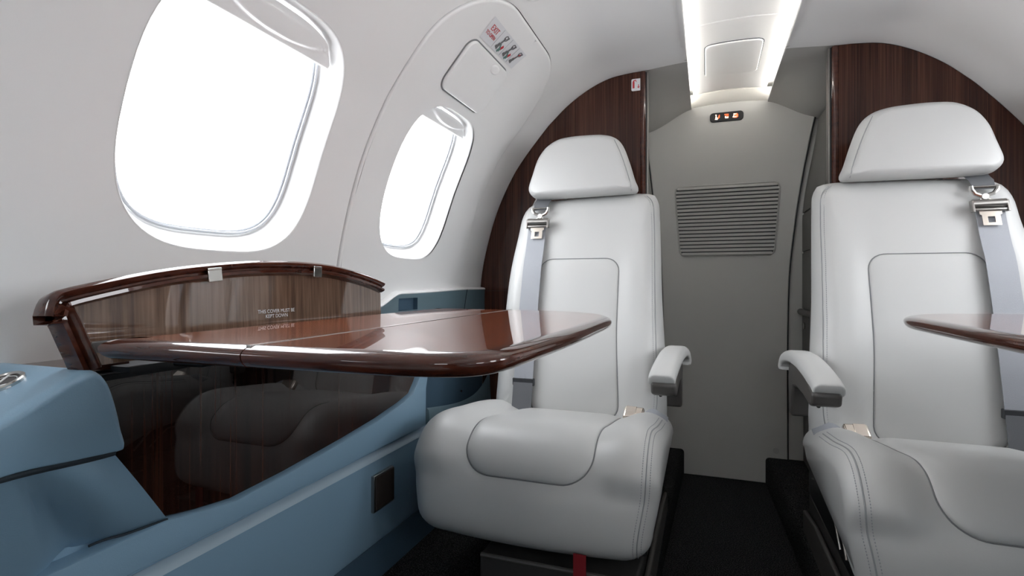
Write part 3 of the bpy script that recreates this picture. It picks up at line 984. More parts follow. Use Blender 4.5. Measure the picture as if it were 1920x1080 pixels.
    for i, p in enumerate(cc):
        t = (cc[min(i + 1, len(cc) - 1)] - cc[max(i - 1, 0)]).normalized()
        n_ = Vector((-t.y, t.x))   # in (y, z): outward of the arch
        w = .0265; hth = .026
        e = min(1, (i + .0) / 3.0, (len(cc) - 1 - i + .0) / 3.0); sc_ = .35 + .65 * sqrt(max(0, 1 - (1 - e) ** 2))
        sec_ = rrect(-w * (.8 + .2 * sc_), w * (.8 + .2 * sc_), -hth * .55, hth * .45 * sc_, (.006, .006, .014 * sc_, .014 * sc_), 5)
        rings.append([Vector((X(p.z + a), p.x + n_.x * b_, p.y + n_.y * b_)) for a, b_ in sec_])
    arm.loft(rings)
    ar = thing_part('armrest', root)
    arm.build('armrest_pad', leather, ar, angle=60)
    fr = MB()
    def slab(poly, q0, q1):
        fr.prism([Vector((X(q0), y, z)) for y, z in poly], (sg * (q1 - q0), 0, 0))
    slab([(1.100, .492), (1.13, .502), (1.19, .516), (1.26, .523), (1.33, .522), (1.385, .510), (1.402, .480), (1.398, .43), (1.385, .392), (1.355, .392), (1.350, .440), (1.335, .462), (1.29, .470), (1.20, .470), (1.13, .464), (1.106, .470)], .208, .258)
    fr.build('armrest_frame', gun2, ar, bevel=.006, seg=3, smooth=True)
    fr = MB(); fr.box((min(X(.19), X(.216)), 1.30, .425), (max(X(.19), X(.216)), 1.345, .462)); fr.build('armrest_bracket', black, ar, bevel=.004)
    # --- shoulder harness
    hb = thing_part('shoulder_harness', root)
    Q0 = -.121; HW = .025
    def strap(z0, z1, lift, mat, name, w0=HW, w1=HW, n=24, par=None):
        mb = MB(); rings = []
        for k in range(n + 1):
            t = k / n; z = z0 + (z1 - z0) * t; w = w0 + (w1 - w0) * t
            base = max(-.003, 0)
            y = min(bsurf(Q0 - w, z).y, bsurf(Q0, z).y, bsurf(Q0 + w, z).y) - lift - (.004 if z < .757 else .0015)
            rings.append([Vector((X(Q0 - w), y, z)), Vector((X(Q0 + w), y, z)), Vector((X(Q0 + w), y - .0016, z)), Vector((X(Q0 - w), y - .0016, z))])
        mb.loft(rings); return mb.build(name, mat, par or hb, angle=30)
    strap(.856, .362, .005, web, 'strap')
    strap(.450, .358, .0068, webdark, 'strap_tail', .0255, .0255)
    yk = lambda z: bsurf(Q0, z).y
    mb = MB(); y_ = min(bsurf(Q0 - .025, .446).y, yk(.446)) - .0045
    mb.box((min(X(Q0 - .028), X(Q0 + .028)), y_ - .0085, .4355), (max(X(Q0 - .028), X(Q0 + .028)), y_ + .004, .4535)); mb.build('strap_keeper', keeper_m, hb, bevel=.0015)
    # short webbing from under the headrest to the loop
    mb = MB(); rings = []
    for z, w, l_ in ((.938, .022, -.03), (.924, .022, -.012), (.915, .0215, .004), (.904, .020, .010), (.893, .017, .012)):
        y = yk(min(z, .91)) - l_ - .004; rings.append([Vector((X(Q0 - w + .006), y, z)), Vector((X(Q0 + w + .006), y, z)), Vector((X(Q0 + w + .006), y - .0018, z)), Vector((X(Q0 - w + .006), y - .0018, z))])
    mb.loft(rings); mb.build('upper_webbing', webdark, hb)
    yl = yk(.88) - .013
    mb = MB()
    # triangular loop: bar, two arms, rivet
    A = lambda q, z, dy=0: Vector((X(Q0 + .006 + q), yl + dy, z))
    mb.tube([A(-.021, .898), A(.021, .898)], .0032, 8)
    for s_ in (-1, 1):
        mb.tube([A(s_ * .023, .901), A(s_ * .022, .893), A(s_ * .016, .884), A(0.002, .8775)], [.0040, .0046, .0042, .0038], 8)
        mb.tube([A(0, .877), A(s_ * .010 - .002, .871), A(s_ * .018 - .003, .866)], .0020, 6)
    mb.tube([A(0, .8775, .003), A(0, .8775, -.006)], .0062, 12)
    mb.build('harness_ring', chrome, hb)
    mb = MB()
    B = lambda q, z, dy=0: Vector((X(Q0 + .003 + q), yk(z) - .0175 + dy, z))
    mb.tube([B(-.029, .861), B(.029, .861)], .0095, 16)
    mb.tube([B(-.030, .848, -.003), B(.030, .848, -.003)], .0036, 10)
    for s_ in (-1, 1):
        mb.prism([B(s_ * .0275, .868, .005), B(s_ * .0275, .843, .005), B(s_ * .0275, .843, -.009), B(s_ * .0275, .868, -.009)], (s_ * .004 * sg, 0, 0))
    mb.build('harness_slide', steel, hb, bevel=.0008)
    mb = MB()
    for pts in ([(-.019, .845), (-.019, .838), (-.0155, .836), (-.0155, .814), (-.006, .814), (-.006, .845)], [(.019, .845), (.019, .838), (.0155, .836), (.0155, .814), (.006, .814), (.006, .845)], [(-.006, .845), (-.006, .833), (.006, .833), (.006, .845)], [(-.006, .820), (-.006, .814), (.006, .814), (.006, .820)]):
        mb.prism([B(q, z, .001) for q, z in pts], (0, -.0028, 0))
    mb.build('buckle_tongue', champagne, hb, bevel=.0005)
    # --- lap buckle and its webbing on the aisle-side rear of the cushion
    lb = thing_part('lap_buckle', root)
    zq = .386
    M_ = Matrix.Translation((X(.160), 1.222, zq + .013)) @ Matrix.Rotation(radians(-8 * sg), 4, 'Z') @ Matrix.Rotation(radians(42), 4, 'X')
    mb = MB(); mb.box((-.0225, -.016, -.009), (.0225, .016, .009), M=M_); mb.build('buckle_body', champagne, lb, bevel=.005, seg=4)
    mb = MB(); mb.box((-.018 if sg > 0 else -.006, -.0145, .0075), (.006 if sg > 0 else .018, .0145, .0102), M=M_); mb.build('buckle_flap', champagne, lb, bevel=.002)
    mb = MB(); rings = []
    for k in range(13):
        t = k / 12; q = .182 + .050 * t; z = zq + .013 + .006 * sin(pi * t * 1.1) - .020 * t * t; y = 1.226 + .018 * sin(2 * pi * t) * .5 + .02 * t
        wdt = .016 - .004 * sin(pi * t)
        rings.append([Vector((X(q), y - wdt, z - .004 * cos(3 * t))), Vector((X(q), y + wdt, z + .010 * t)), Vector((X(q), y + wdt, z + .010 * t + .002)), Vector((X(q), y - wdt, z - .004 * cos(3 * t) + .002))])
    mb.loft(rings); mb.build('buckle_webbing', web, lb)
    # --- base under the cushion
    mb = MB(); x0, x1 = sorted((X(-.085), X(.205)))
    mb.box((x0, .915, ZP + .001), (x1, 1.46, .190)); mb.build('base_box', gun, root, bevel=.006)
    mb = MB(); mb.tube([(x0 + .004, .914, .189), (x1 - .004, .914, .189)], .0045, 8); mb.build('base_front_rim', gun2, root)
    mb = MB(); xr = X(.207)
    mb.prism([Vector((xr, .95, ZP + .001)), Vector((xr, 1.47, ZP + .001)), Vector((xr, 1.47, .14)), Vector((xr, 1.33, .16)), Vector((xr, .95, .165))], (sg * .010, 0, 0)); mb.build('base_side_cover', gun2, root, bevel=.004)
    # dark carrier with its bright arc beside the cushion
    mb = MB(); xr = X(.192)
    mb.prism([Vector((xr, .985, .20)), Vector((xr, 1.42, .20)), Vector((xr, 1.42, .36)), Vector((xr, 1.16, .36)), Vector((xr, 1.07, .315)), Vector((xr, 1.01, .26))], (sg * .020, 0, 0)); mb.build('seat_carrier', black, root, bevel=.004)
    mb = MB(); mb.tube([Vector((X(.2155), 1.04 + .16 * t, .225 + .095 * sin(pi * .5 * t))) for t in [k / 12 for k in range(13)]], .003, 8)
    mb.build('adjuster_rod', steel, root)
    mb = MB(); mb.tube([Vector((X(.2155), 1.085, .222)), Vector((X(.2155), 1.14, .262)), Vector((X(.2155), 1.19, .262))], .0022, 6); mb.build('adjuster_link', steel, root)
    mb = MB(); mb.cyl(Vector((X(.205), 1.215, .318)), Vector((X(.219), 1.215, .318)), .006, 16); mb.build('adjuster_bolt', chrome, root)
    return root


def dup(o, parent=None):
    c = o.copy(); C.objects.link(c)
    if parent is not None: c.parent = parent
    for k_ in list(o.children): dup(k_, c)
    return c


def thing_part(name, root):
    o = bpy.data.objects.new(name, None); C.objects.link(o); o.parent = root; o.empty_display_size = .03
    return o


sl = seat(-1, -.388, 'pale grey leather passenger seat on the window side, behind the open wood table')
sr = seat(1, .364, 'pale grey leather passenger seat right of the aisle, cushion cut off by the picture edge')
# the two facing seats of the club four, either side of the viewer
for src, xx, lb_ in ((sl, .388, 'pale grey leather passenger seat facing aft, forward of the right table'), (sr, -.364 - .024, 'pale grey leather passenger seat facing aft, forward of the left table')):
    c = dup(src); c.location = (xx, -.16, ZP); c.rotation_euler = (0, 0, pi); c['label'] = lb_
mb = MB(); a = at(1087, 1046, y=.895); 
mb.box((a.x - .011, .893, a.z - .050), (a.x + .011, .8955, a.z + .006)); mb.build('pull_tag', red_tag, sl, 'dark red webbing tag under the cushion')

# ------------------------------------------------------------------ fold-out tables
ZT = .643
def table(side, dy, lbl, group):
    root = thing('folding_table', (side * .42, .65 + dy, ZT - .011), lbl, 'table', group)
    P = [(-.597, .328), (-.43, .331), (-.315, .336), (-.262, .343), (-.231, .360), (-.217, .395), (-.211, .48), (-.2075, .58), (-.207, .70), (-.2075, .79), (-.214, .835), (-.229, .878), (-.254, .914), (-.289, .945), (-.33, .962), (-.39, .975), (-.46, .979), (-.597, .979)]
    P = [(p.x, p.y) for p in catmull([(a, b_, 0) for a, b_ in P], 8)]
    HX = -.430
    inner = [p for p in P if p[0] > HX + .001]; outer_a = [p for p in P if p[0] <= HX + .001]
    def interp_y(x, lo):
        best = None
        for i in range(len(P) - 1):
            a, b_ = P[i], P[i + 1]
            if min(a[0], b_[0]) <= x <= max(a[0], b_[0]) and abs(a[0] - b_[0]) > 1e-9:
                y = a[1] + (b_[1] - a[1]) * (x - a[0]) / (b_[0] - a[0])
                best = y if best is None else (min(best, y) if lo else max(best, y))
        return best
    def leaf(loop, name, sharp):
        loop = ccw([(a, b_) for a, b_ in loop]); N_ = len(loop)
        th = .0185
        steps = [(-.0005, 0)]
        # bullnose: full round edge except along the straight hinge side
        def shift(g):
            o_ = offset2d(loop, -g)
            res = []
            for p, q in zip(loop, o_):
                if sharp(p): res.append(Vector((p[0], q.y)))
                else: res.append(q)
            return res
        rings = []
        prof = [(.030, 0), (.018, 0)] + [(.016 * (1 - sin(k / 8 * pi / 2)), -(th * .42) * (1 - cos(k / 8 * pi / 2))) for k in range(0, 9)] + [(.012 * (1 - cos(k / 8 * pi / 2)), -th * .42 - th * .58 * sin(k / 8 * pi / 2)) for k in range(1, 9)] + [(.03, -th)]
        for g, z in prof:
            rings.append([Vector((side * -p.x if side > 0 else p.x, p.y + dy, ZT + z)) for p in shift(g)])
        mb = MB()
        n_ = len(prof)
        mb.loft(rings)
        # top faces lighter veneer, edge darker
        for k_ in range(len(mb.m)): mb.m[k_] = 1
        per = N_
        for r_ in range(0, 2):
            for j in range(per): mb.m[r_ * per + j] = 0
        mb.m[-2] = 0
        o = mb.build(name, [wood_table, wood_edge], root, angle=35)
        return o
    ya, yb_ = interp_y(HX, True), interp_y(HX, False)
    gap = .0006
    l1 = [(HX + gap, ya)] + [p for p in P if p[0] > HX + gap] + [(HX + gap, yb_)]
    # points along the hinge so that rings stay regular
    hl = [(HX + gap, yb_ + (ya - yb_) * k / 12) for k in range(1, 12)]
    leaf(l1 + hl, 'inboard_leaf', lambda p: abs(p[0] - HX - gap) < 1e-6)
    l2a = [p for p in P[:60] if p[0] < HX - gap] ; l2b = [p for p in P[60:] if p[0] < HX - gap]
    l2 = l2a + [(HX - gap, ya)] + [(HX - gap, ya + (yb_ - ya) * k / 12) for k in range(1, 12)] + [(HX - gap, yb_)] + l2b
    leaf(l2, 'outboard_leaf', lambda p: abs(p[0] - HX + gap) < 1e-6)
    mb = MB(); xs = HX * (1 if side < 0 else -1)
    mb.box((xs - .0022, ya + .008 + dy, ZT - .010), (xs + .0022, yb_ - .008 + dy, ZT + .0004)); mb.build('hinge_strip', chrome, root, 'bright hinge strip between the leaves')
    # carriers below
    for yy_ in (.44, .84):
        mb = MB(); x0, x1 = sorted((side * .585, side * .630))
        mb.box((x0, yy_ - .015 + dy, ZT - .040), (x1, yy_ + .015 + dy, ZT - .0185)); mb.build('hinge_arm', black, root, bevel=.003)
    return root


table(-1, 0, 'open glossy wood folding table in front of the window seat', 'fold-out tables')
table(1, .155, 'dark wood folding table at the right picture edge before the right seat', 'fold-out tables')

# ------------------------------------------------------------------ stowage lid standing up behind the table
lid = thing('table_stowage_lid', (-.67, .59, .615), 'arched glossy wood lid standing open along the wall behind the left table', 'lid')
LX0, LX1 = -.656, -.660
def lp3(Y, z, e=0):
    """on the lid's front face; e towards the aisle"""
    w = (z - .615) / .11
    return Vector((LX0 + (LX1 - LX0) * w + e, Y, z))
tops = []
for u, v in [(78, 556), (90, 548), (180, 527), (300, 505), (400, 494), (480, 490), (560, 492), (620, 499), (680, 516), (714, 531)]:
    p = at(u, v, x=-.660); tops.append((p.y, p.z))
tops = [(p.x, p.y) for p in catmull([(a, b_, 0) for a, b_ in tops], 6)]
yl0, yl1 = tops[0][0], tops[-1][0]
def topz(Y):
    for i in range(len(tops) - 1):
        if tops[i][0] <= Y <= tops[i + 1][0]: return tops[i][1] + (tops[i + 1][1] - tops[i][1]) * (Y - tops[i][0]) / max(1e-9, tops[i + 1][0] - tops[i][0])
    return tops[0][1] if Y < yl0 else tops[-1][1]
LB = .611
mb = MB(); NL = 48; rings = []
for k in range(NL + 1):
    Y = yl0 + .018 + (yl1 - yl0 - .022) * k / NL; zt_ = topz(Y) - .020
    col = []
    for j in range(9):
        z = LB + (zt_ - LB) * j / 8; Yj = Y + .022 * (1 - j / 8) * (1 - k / NL); bow = .0003 * sin(pi * j / 8)
        col.append(lp3(Yj, z, -bow))
    rings.append(col + [lp3(Y, zt_, -.012), lp3(Yj * 0 + Y + .022 * (1 - k / NL), LB, -.012)])
mb.loft(rings)
mb.build('lid_panel', wood_lid, lid, angle=50)
# rolled dark rim: up the near end, over the arch, down at the far end
path = [(yl0 + .036, LB - .003), (yl0 + .026, .635), (yl0 + .014, .665), (yl0 + .006, topz(yl0) - .022), (yl0 + .010, topz(yl0 + .01) - .012)]
path += [(yl0 + (yl1 - yl0) * k / 30, topz(yl0 + (yl1 - yl0) * k / 30) - .010) for k in range(1, 30)]
path += [(yl1 - .006, topz(yl1 - .006) - .010)]
pp = catmull([lp3(a, b_, .002) for a, b_ in path], 4)
mb = MB(); rings = []
for i, p in enumerate(pp):
    t = (pp[min(i + 1, len(pp) - 1)] - pp[max(i - 1, 0)]).normalized()
    out = Vector((1, 0, .3)); out = (out - t * out.dot(t)).normalized(); up = t.cross(out)
    if up.z < -.2 or (abs(up.z) <= .2 and up.y > 0): up = -up
    sec_ = [(-.012, -.009), (.002, -.010), (.008, -.0085), (.0085, -.005), (.003, -.0025), (.003, -.0005), (.009, .0015), (.011, .005), (.008, .0085), (.000, .010), (-.012, .0095)]
    rings.append([p + out * a + up * b_ for a, b_ in sec_])
mb.loft(rings)
mb.build('lid_rim', wood_edge, lid, 'dark rolled rim', angle=60)
for u, v, w_ in ((394, 520, .020), (588, 524, .018)):
    p = at(u, v, x=-.655)
    pz = topz(p.y) - .012; t = Vector((0, .03, topz(p.y + .015) - topz(p.y - .015))).normalized()
    mb = MB(); c0 = lp3(p.y, pz, .0125)
    M_ = Matrix.Translation(c0) @ Matrix.Rotation(math.atan2(t.z, t.y), 4, 'X')
    mb.box((-.010, -w_ / 2, -.002), (.0012, w_ / 2, .0012), M=M_ @ Matrix.Translation((0, 0, .006)))
    mb.box((-.002, -w_ / 2, -.010), (.0008, w_ / 2, .006), M=M_)
    mb.build('lid_latch', chrome, lid, 'bright metal latch', bevel=.0008)
mb = MB(); mb.box((-.672, .345, .613), (-.6565, .43, .637)); mb.build('hinge_plate', gun2, lid, 'dark grey hinge plate', bevel=.003)
# lettering on the lid
mb = MB()
pa = at(519, 583, x=-.657); pb = at(519, 592, x=-.657)
for txt, pz, sz_ in (('THIS COVER MUST BE', pa, .0072), ('KEPT DOWN', pb, .0072)):
    vs, fs = text_mesh(txt, sz_)
    mb.add([lp3(pz.y + v.x, pz.z + v.y, .0008) for v in vs], fs); 
mb.build('warning_lettering', ink_white, lid, 'small white lettering', smooth=False, recalc=False, weld=False)

# ------------------------------------------------------------------ left side console
con = thing('side_console', (-.73, .6, ZP), 'blue leather sidewall console with a dark wood inlay under the left table', 'console')
XP = -.715
# kick strip
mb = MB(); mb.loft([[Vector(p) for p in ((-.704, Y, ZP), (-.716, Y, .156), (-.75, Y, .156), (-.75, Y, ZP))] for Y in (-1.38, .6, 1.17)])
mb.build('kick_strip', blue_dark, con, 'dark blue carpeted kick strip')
# lower panel with the rounded ledge under the inlay; a paler strip paints its highlight
prof = [(-.719, .154), (-.7165, .170), (-.716, .25), (-.7155, .323), (-.7165, .331), (-.721, .337), (-.7275, .342), (-.7315, .349), (-.7325, .360), (-.7335, .41), (-.733, .43)]
pb_ = catmull([(a, 0, b_) for a, b_ in prof], 4)
mb = MB(); mb.loft([[Vector((p.x, Y, p.z)) for p in pb_] + [Vector((-.76, Y, .43)), Vector((-.76, Y, .154))] for Y in [-1.38 + 2.55 * k / 40 for k in range(41)]])
mb.build('lower_panel', blue, con, angle=60)
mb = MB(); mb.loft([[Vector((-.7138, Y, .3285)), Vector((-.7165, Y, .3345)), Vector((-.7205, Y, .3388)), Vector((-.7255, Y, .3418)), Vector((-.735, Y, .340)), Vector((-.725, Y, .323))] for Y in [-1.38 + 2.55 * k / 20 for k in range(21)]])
mb.build('bead', blue_lit, con, 'pale blue strip standing in for light on the panel ledge')
# wood inlay
XW = -.716
loopw = [at(u, v, x=XW) for u, v in [(170, 716), (215, 850), (280, 976), (365, 955), (430, 935), (530, 884), (640, 822), (700, 786), (745, 755), (765, 738), (775, 715), (783, 690)]]
poly = [(p.y, p.z) for p in loopw]
yE = poly[-1][0]; poly += [(yE + .01, .590), (poly[0][0] + .02, .590)]
poly = ccw(poly)
mb = MB(); mb.loft([[Vector((XW + e, q[0], q[1])) for q in offset2d(poly, g)] for e, g in ((-.02, 0), (-.001, 0), (0, -.001))])
mb.build('wood_inlay', wood_inlay, con, 'dark striped lacquered wood inlay', angle=30)
# blue body around the inlay: band below and the upright at its aft end
bandt = [at(u, v, x=-.7235) for u, v in [(305, 970), (365, 955), (430, 935), (530, 884), (640, 822), (700, 786), (745, 755), (765, 738), (775, 715), (783, 690)]]
by = [(p.y, p.z) for p in bandt]
up_in = [(by[-1][0] + .012, .60)]
outl = by + up_in + [(by[-1][0] + .075, .60), (by[-1][0] + .055, .55), (by[-1][0] + .030, .48), (by[-1][0] + .018, .44), (by[-1][0] + .016, .352), (by[0][0] - .36, .352), (by[0][0] - .36, by[0][1] - .004)]
outl = ccw(outl)
mb = MB(); mb.loft([[Vector((-.7215 + e, q[0], q[1])) for q in offset2d(outl, g)] for e, g in ((-.03, 0), (.0095, 0), (.0115, -.0015), (.012, -.004))])
mb.build('inlay_surround', blue, con, angle=40)
# dark slot between inlay and lid
mb = MB(); mb.box((-.752, .33, .588), (-.722, 1.10, .600)); mb.box((-.728, .30, .586), (-.700, 1.10, .592)); mb.box((-.775, .40, .598), (-.660, 1.08, .6035)); mb.build('table_slot', slotblack, con, 'black table slot')
mb = MB(); mb.tube([(-.703, .33, .5935), (-.703, 1.08, .5935)], .0014, 6); mb.build('slot_rail', gun2, con)
# ledge board by the wall
mb = MB(); mb.box((-.79, .335, .600), (-.690, .42, .606)); mb.build('ledge_board', wood_edge, con)

# upper armrest: side profile carried across, its aisle edge rolled over
XI = -.618
apf = [(-1.3, .465), (-.2, .465), (.0, .470), (.12, .492), (.20, .515), (.268, .5325), (.33, .526), (.372, .5215), (.381, .527), (.378, .553), (.371, .582), (.364, .5985), (.353, .6085), (.336, .6085), (.305, .597), (.265, .5812), (.22, .563), (.17, .543), (.13, .527), (.06, .505), (-.05, .495), (-.2, .492), (-1.3, .492)]
apf = [(p.x, p.y) for p in catmull([(a, b_, 0) for a, b_ in apf], 6)]
apf = ccw(apf)
def xin(Y): return XI - .018 * smooth01((Y - .27) / .10)
RA = .015
def seamz(Y): return .5340 - .010 * smooth01((Y - .27) / .10) - .064 * smooth01((.26 - Y) / .26)
mb = MB(); rings = []
for x_, k_ in [(-.80, None), (-.72, None), (-.66, None)] + [(None, k) for k in range(0, 9)]:
    if k_ is None: rings.append([Vector((x_, a, b_)) for a, b_ in apf])
    else:
        th_ = k_ / 8 * pi / 2; ins_ = RA * (1 - cos(th_)) * .55
        row = []
        for o_, q in zip(apf, offset2d(apf, -ins_)):
            q = Vector(o_).lerp(q, .45 + .55 * smooth01((o_[1] - seamz(o_[0]) - .004) / .02)); row.append(Vector((xin(o_[0]) - RA * (1 - sin(th_)), q.x, q.y)))
        rings.append(row)
mb.loft(rings)
mb.build('armrest_pad', blue, con, 'blue leather armrest pad', angle=70)
def seamz(Y): return .5340 - .010 * smooth01((Y - .27) / .10) - .064 * smooth01((.26 - Y) / .26)
# lower pad below it
topl = [Vector((xin(Y) - .004, Y, seamz(Y) + .001)) for Y in (-1.3, -.2, .02, .13, .24, .295, .335, .368)]
tD = at(165, 1024, x=-.7215); tC = at(313, 972, x=-.714)
botl = [Vector(p) for p in ((-.727, -1.3, .356), (-.727, -.2, .356), (-.727, .10, .356), (-.727, .22, .358), (-.7255, .31, .372))] + [tD + Vector((0, -.008, 0)), tD.lerp(tC, .5), tC]
tl = catmull(topl, 8); bl = catmull(botl, 8); NC = len(tl)
mb = MB(); rings = []
for i in range(NC):
    a, b_ = tl[i], bl[i]; cpos = i / 8.0
    col = []
    for j in range(17):
        w = j / 16
        p = a.lerp(b_, w)
        nrm_ = Vector((.75, .1, -.66)).normalized() if cpos < 5 else Vector((.8, .35, -.5)).normalized()
        valley = math.exp(-((cpos - 4.9) / .32) ** 2) * smooth01(w * 1.6) * .013
        puff = (.016 * sin(pi * min(1, w ** .75)) if cpos > 5 else .010 * sin(pi * w)) * (smooth01((cpos - 4.7) / 1.0) * (1 - .85 * smooth01((cpos - 5.8) / 1.2)) if cpos > 4.7 else 1)
        tuck = 0
        p = p + nrm_ * (puff - valley * (1 - .15 * w) - tuck)
        col.append(p)
    rings.append(col)
back = [[Vector((-.79, r_[0].y, .57)), Vector((-.79, r_[0].y, .39))] for r_ in rings]
mb.loft([r_ + list(reversed(k_)) for r_, k_ in zip(rings, back)])
mb.build('lower_pad', blue, con, 'blue leather pad below the armrest', angle=50)
# seam piping under the armrest and below the lower pad
mb = MB(); mb.tube([Vector((xin(-.4 + .77 * k / 60) - .0030, -.4 + .77 * k / 60, seamz(-.4 + .77 * k / 60) - .0015)) for k in range(61)], .0030, 8); mb.build('armrest_seam', seam_dark, con)
mb = MB(); mb.box((-.76, .30, .40), (-.738, 1.10, .588)); mb.build('inlay_backing', slotblack, con)
mb = MB(); mb.tube([bl[i] + Vector((.001, 0, -.001)) for i in range(41, NC)], .0016, 6); mb.build('pad_seam', seam_dark, con)
# inlay fastener in the armrest: cup holder ring
sl_n = Vector((0, -.40, 1)).normalized(); e1 = Vector((1, 0, 0)); e2 = sl_n.cross(e1).normalized()
p0_ = Vector((-.70, .265, .5812))
def atp(u, v, lift=0):
    t = (u - 960) / F; d = Vector((-S_ + t * C_, C_ + t * S_, (HOR - v) / F)); c = Vector((CX, 0, CZ))
    return c + d * ((p0_ + sl_n * lift - c).dot(sl_n) / d.dot(sl_n))
cq = atp(-4, 722); rq = (atp(47, 701) - cq).length
ch = thing('cup_holder', cq, 'round chrome-ringed cup holder sunk in the blue armrest', 'cup holder')
cp = lambda r, k, z, n_=48: cq + (e1 * cos(2 * pi * k / n_) + e2 * sin(2 * pi * k / n_)) * r + sl_n * z
def disc(mb, r0, r1, z0, z1):
    mb.loft([[cp(r, k, z) for k in range(48)] for r, z in ((r1, z0), (r1, z1 - .001), (r1 - .001, z1), (r0 + .001, z1), (r0, z1 - .001), (r0, z0))], caps=False)
mb = MB(); disc(mb, rq * .80, rq, -.004, .0035); mb.build('rim', chrome, ch)
mb = MB(); mb.loft([[cp(rq * .81, k, z) for k in range(48)] for z in (-.004, .0008)]); mb.build('lid_disc', brownplastic, ch)
mb = MB(); disc(mb, rq * .66, rq * .72, -.001, .0014); 
d1 = atp(23, 702) - cq
mb.build('white_ring', ink_white, ch)
mb = MB(); mb.tube([cq + sl_n * .0012 + d1 * -.2, cq + sl_n * .0012 + d1 * .9], .0011, 6); mb.build('white_hand', ink_white, ch)
q_ = atp(9, 726) - cq
mb = MB(); mb.loft([[cq + q_ + e1 * rr_ * cos(2 * pi * k / 24) + e2 * rr_ * .6 * sin(2 * pi * k / 24) + sl_n * zz for k in range(24)] for rr_, zz in ((.0075, -.002), (.0075, .0010), (.006, .0018))])
mb.build('finger_pad', ink_white, ch)

# cover plate on the lower panel
op = thing('outlet_cover', at(714, 918, x=XP), 'small square dark metal cover plate on the blue console panel', 'cover plate')
a0, a1 = at(697, 890, x=XP + .002), at(735, 876, x=XP + .002); b0, b1 = at(699, 961, x=XP + .002), at(735, 938, x=XP + .002)
y0, y1 = (a0.y + b0.y) / 2, (a1.y + b1.y) / 2; z1, z0 = (a0.z + a1.z) / 2, (b0.z + b1.z) / 2
mb = MB(); mb.box((XP - .002, y0, z0), (XP + .007, y1, z1)); mb.build('frame', steel, op, bevel=.0015)
mb = MB(); mb.box((XP + .006, y0 + .004, z0 + .004), (XP + .0085, y1 - .001, z1 - .003)); mb.build('lid', brownplastic, op, bevel=.001)

# aft sidewall below the lining: blue ledge panel with a recess
ledge = thing('ledge_panel', (-.75, 1.33, .6), 'dusty blue leather ledge panel with a small slot below the hatch', 'side panel')
S0 = s_of_z(CZ - .0225)
def ltop(Y): return S0 + .030 * smooth01((1.105 - Y) / .10) + .006 * smooth01((1.5 - Y) / .4)
pts = [(Y, ltop(Y)) for Y in [1.0 + .59 * k / 40 for k in range(41)]]
low = S0 + .068
ho_ = [at(u, v, x=-.747) for u, v in [(755, 562), (790, 560), (790, 585), (755, 585)]]
hole = ccw([(ho_[0].y, s_of_z(ho_[0].z)), (ho_[1].y, s_of_z(ho_[0].z)), (ho_[1].y, s_of_z(ho_[0].z) + .030), (ho_[0].y, s_of_z(ho_[0].z) + .030)])
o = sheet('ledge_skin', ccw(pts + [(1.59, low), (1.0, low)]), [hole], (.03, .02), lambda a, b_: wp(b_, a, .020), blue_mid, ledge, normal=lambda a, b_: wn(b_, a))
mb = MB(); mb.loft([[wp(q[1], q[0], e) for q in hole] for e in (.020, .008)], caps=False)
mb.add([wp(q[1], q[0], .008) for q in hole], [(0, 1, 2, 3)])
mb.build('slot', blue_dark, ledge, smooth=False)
mb = MB(); mb.loft([[wp(s_ - .0062, Y, .002), wp(s_ - .005, Y, .018), wp(s_ - .001, Y, .0215), wp(s_ + .0015, Y, .020), wp(s_ + .001, Y, .004)] for Y, s_ in pts]); mb.build('top_bead', liner, ledge, 'white bead')
mb = MB(); mb.tube([wp(ltop(1.475) + k * .02, 1.475 - .012 * k * .5, .0203) for k in range(8)], .0012, 6); mb.build('panel_joint', seam_dark, ledge)
# lower aft side: dark blue recess and the rounded corner beyond
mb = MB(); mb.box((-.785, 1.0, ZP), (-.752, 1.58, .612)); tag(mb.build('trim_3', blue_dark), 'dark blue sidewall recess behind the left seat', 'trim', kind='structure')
mb = MB(); cv = [at(u, v, x=-.735) for u, v in [(915, 700), (905, 720), (890, 738), (870, 750), (845, 758), (800, 765)]]
pts_ = catmull(cv, 6)
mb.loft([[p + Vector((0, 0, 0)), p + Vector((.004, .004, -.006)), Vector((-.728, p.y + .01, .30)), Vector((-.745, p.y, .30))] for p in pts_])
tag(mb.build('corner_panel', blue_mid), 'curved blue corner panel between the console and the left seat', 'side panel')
cb = at(863, 733, x=-.745)
mb = MB(); mb.cyl(cb, cb + Vector((.004, 0, 0)), .0035, 12); tag(mb.build('screw', chrome), 'tiny bright screw head on the dark blue recess', 'screw')

# the same console and lid on the right-hand side of the cabin
for src, lb_ in ((con, 'blue leather sidewall console with a dark wood inlay under the right table'), (lid, 'arched wood lid standing open along the right wall beside the right table')):
    c = dup(src); c.location.x = -src.location.x; c.scale.x = -1; c['label'] = lb_
    for k_ in list(c.children):
        if k_.name.startswith('warning_lettering'): bpy.data.objects.remove(k_)
    if src is lid: c.location.y += .155

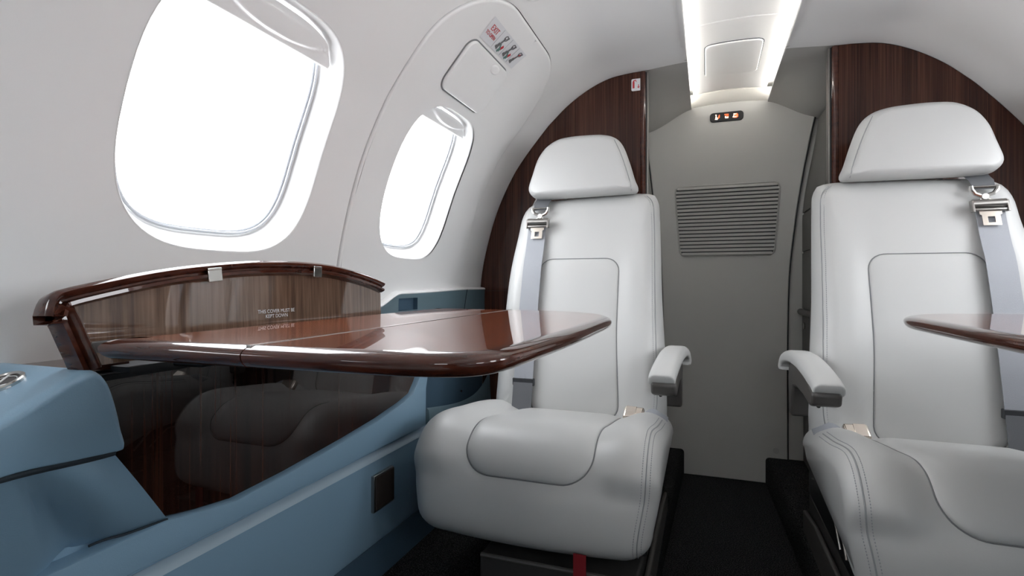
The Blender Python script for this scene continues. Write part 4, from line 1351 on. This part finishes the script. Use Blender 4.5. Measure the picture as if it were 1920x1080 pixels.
# ------------------------------------------------------------------ cabinet in the vestibule, right
cab = thing('vestibule_cabinet', (.29, 1.85, 0), 'grey vestibule cabinet with doors beyond the right seat', 'cabinet')
def cabpt(Y, z):
    r = z - CZ
    x = .2365 + .050 * smooth01((r - .20) / .40)
    return Vector((x, Y, z))
zs = [0, .2, .4, .6, .8, .9, .96, 1.02, 1.08, 1.14, 1.20, 1.26]
mb = MB(); mb.loft([[cabpt(Y, z) for z in zs] + [Vector((.34, Y, 1.26)), Vector((.34, Y, 0))] for Y in (1.66, YA - .002)]); mb.build('cabinet_body', cab_grey, cab, angle=30)
for nm, za, zb_, ya_, yb2 in (('upper_door', CZ + .235, CZ + .55, 1.68, 2.03), ('middle_door', CZ + .105, CZ + .228, 1.68, 2.03), ('centre_door', CZ - .085, CZ + .098, 1.68, 2.03), ('lower_door', CZ - .245, CZ - .112, 1.68, 2.03)):
    mb = MB(); zz = [za + (zb_ - za) * k / 8 for k in range(9)]
    mb.loft([[cabpt(Y, z) + Vector((-.006, 0, 0)) for z in zz] + [cabpt(Y, z) + Vector((.004, 0, 0)) for z in reversed(zz)] for Y in (ya_, yb2)])
    d_ = mb.build(nm, cab_grey, cab, angle=30)
    if nm == 'lower_door':
        kp = at(1509, 611, x=.2305)
        mb = MB(); mb.cyl(kp + Vector((.001, 0, 0)), kp + Vector((-.004, 0, 0)), .011, 20); mb.build('knob', chrome, d_, 'round chrome latch knob')
mb = MB(); mb.tube([(.228, 1.66, CZ - .0985), (.228, YA - .003, CZ - .0985)], .0105, 14); mb.build('shelf_edge', gun2, cab)
mb = MB(); c_ = at(1455, 845, y=YD); mb.cyl(c_, c_ + Vector((0, -.003, 0)), .010, 20); tag(mb.build('door_bumper', liner_grey), 'small round grey bumper low on the aft door', 'bumper')
# pilaster between the door and the cabinet
mb = MB(); mb.loft([[Vector((x, y, z)) for x, z in ((.192, 0), (.192, .70), (.21, .90), (.255, 1.15), (.28, 1.262), (.33, 1.262), (.33, 0))] for y in (YA, YA - .012)][::1])

# ------------------------------------------------------------------ light
W = bpy.data.worlds.new('sky'); SC.world = W; W.use_nodes = True
bg = W.node_tree.nodes['Background']; bg.inputs['Color'].default_value = (.95, .975, 1.015, 1); bg.inputs['Strength'].default_value = 10
def portal(loc, nrm_, sx_, sy_):
    L = bpy.data.lights.new('window_daylight', 'AREA'); L.shape = 'RECTANGLE'; L.size = sx_; L.size_y = sy_
    L.cycles.is_portal = True
    o = bpy.data.objects.new('window_daylight', L); C.objects.link(o); o.location = loc
    o.rotation_euler = Vector(nrm_).to_track_quat('-Z', 'Y').to_euler()
for sd in (-1, 1):
    for lp in [WIN[1], WIN[2]] + FWD:
        cy = sum(p[0] for p in lp) / len(lp); cs_ = sum(p[1] for p in lp) / len(lp)
        p = wp(cs_, cy, -.075, sd); n_ = wn(cs_, cy, sd); portal(p, (n_.x, 0, n_.z), .42, .42)
portal((0, -1.45, 1.08), (0, 1, 0), .54, .26)

SC.view_settings.view_transform = 'Standard'; SC.view_settings.look = 'None'; SC.view_settings.gamma = 1
SC.view_settings.exposure = 0.1
SC.cycles.max_bounces = 14; SC.cycles.diffuse_bounces = 8; SC.cycles.glossy_bounces = 5; SC.cycles.transparent_max_bounces = 12
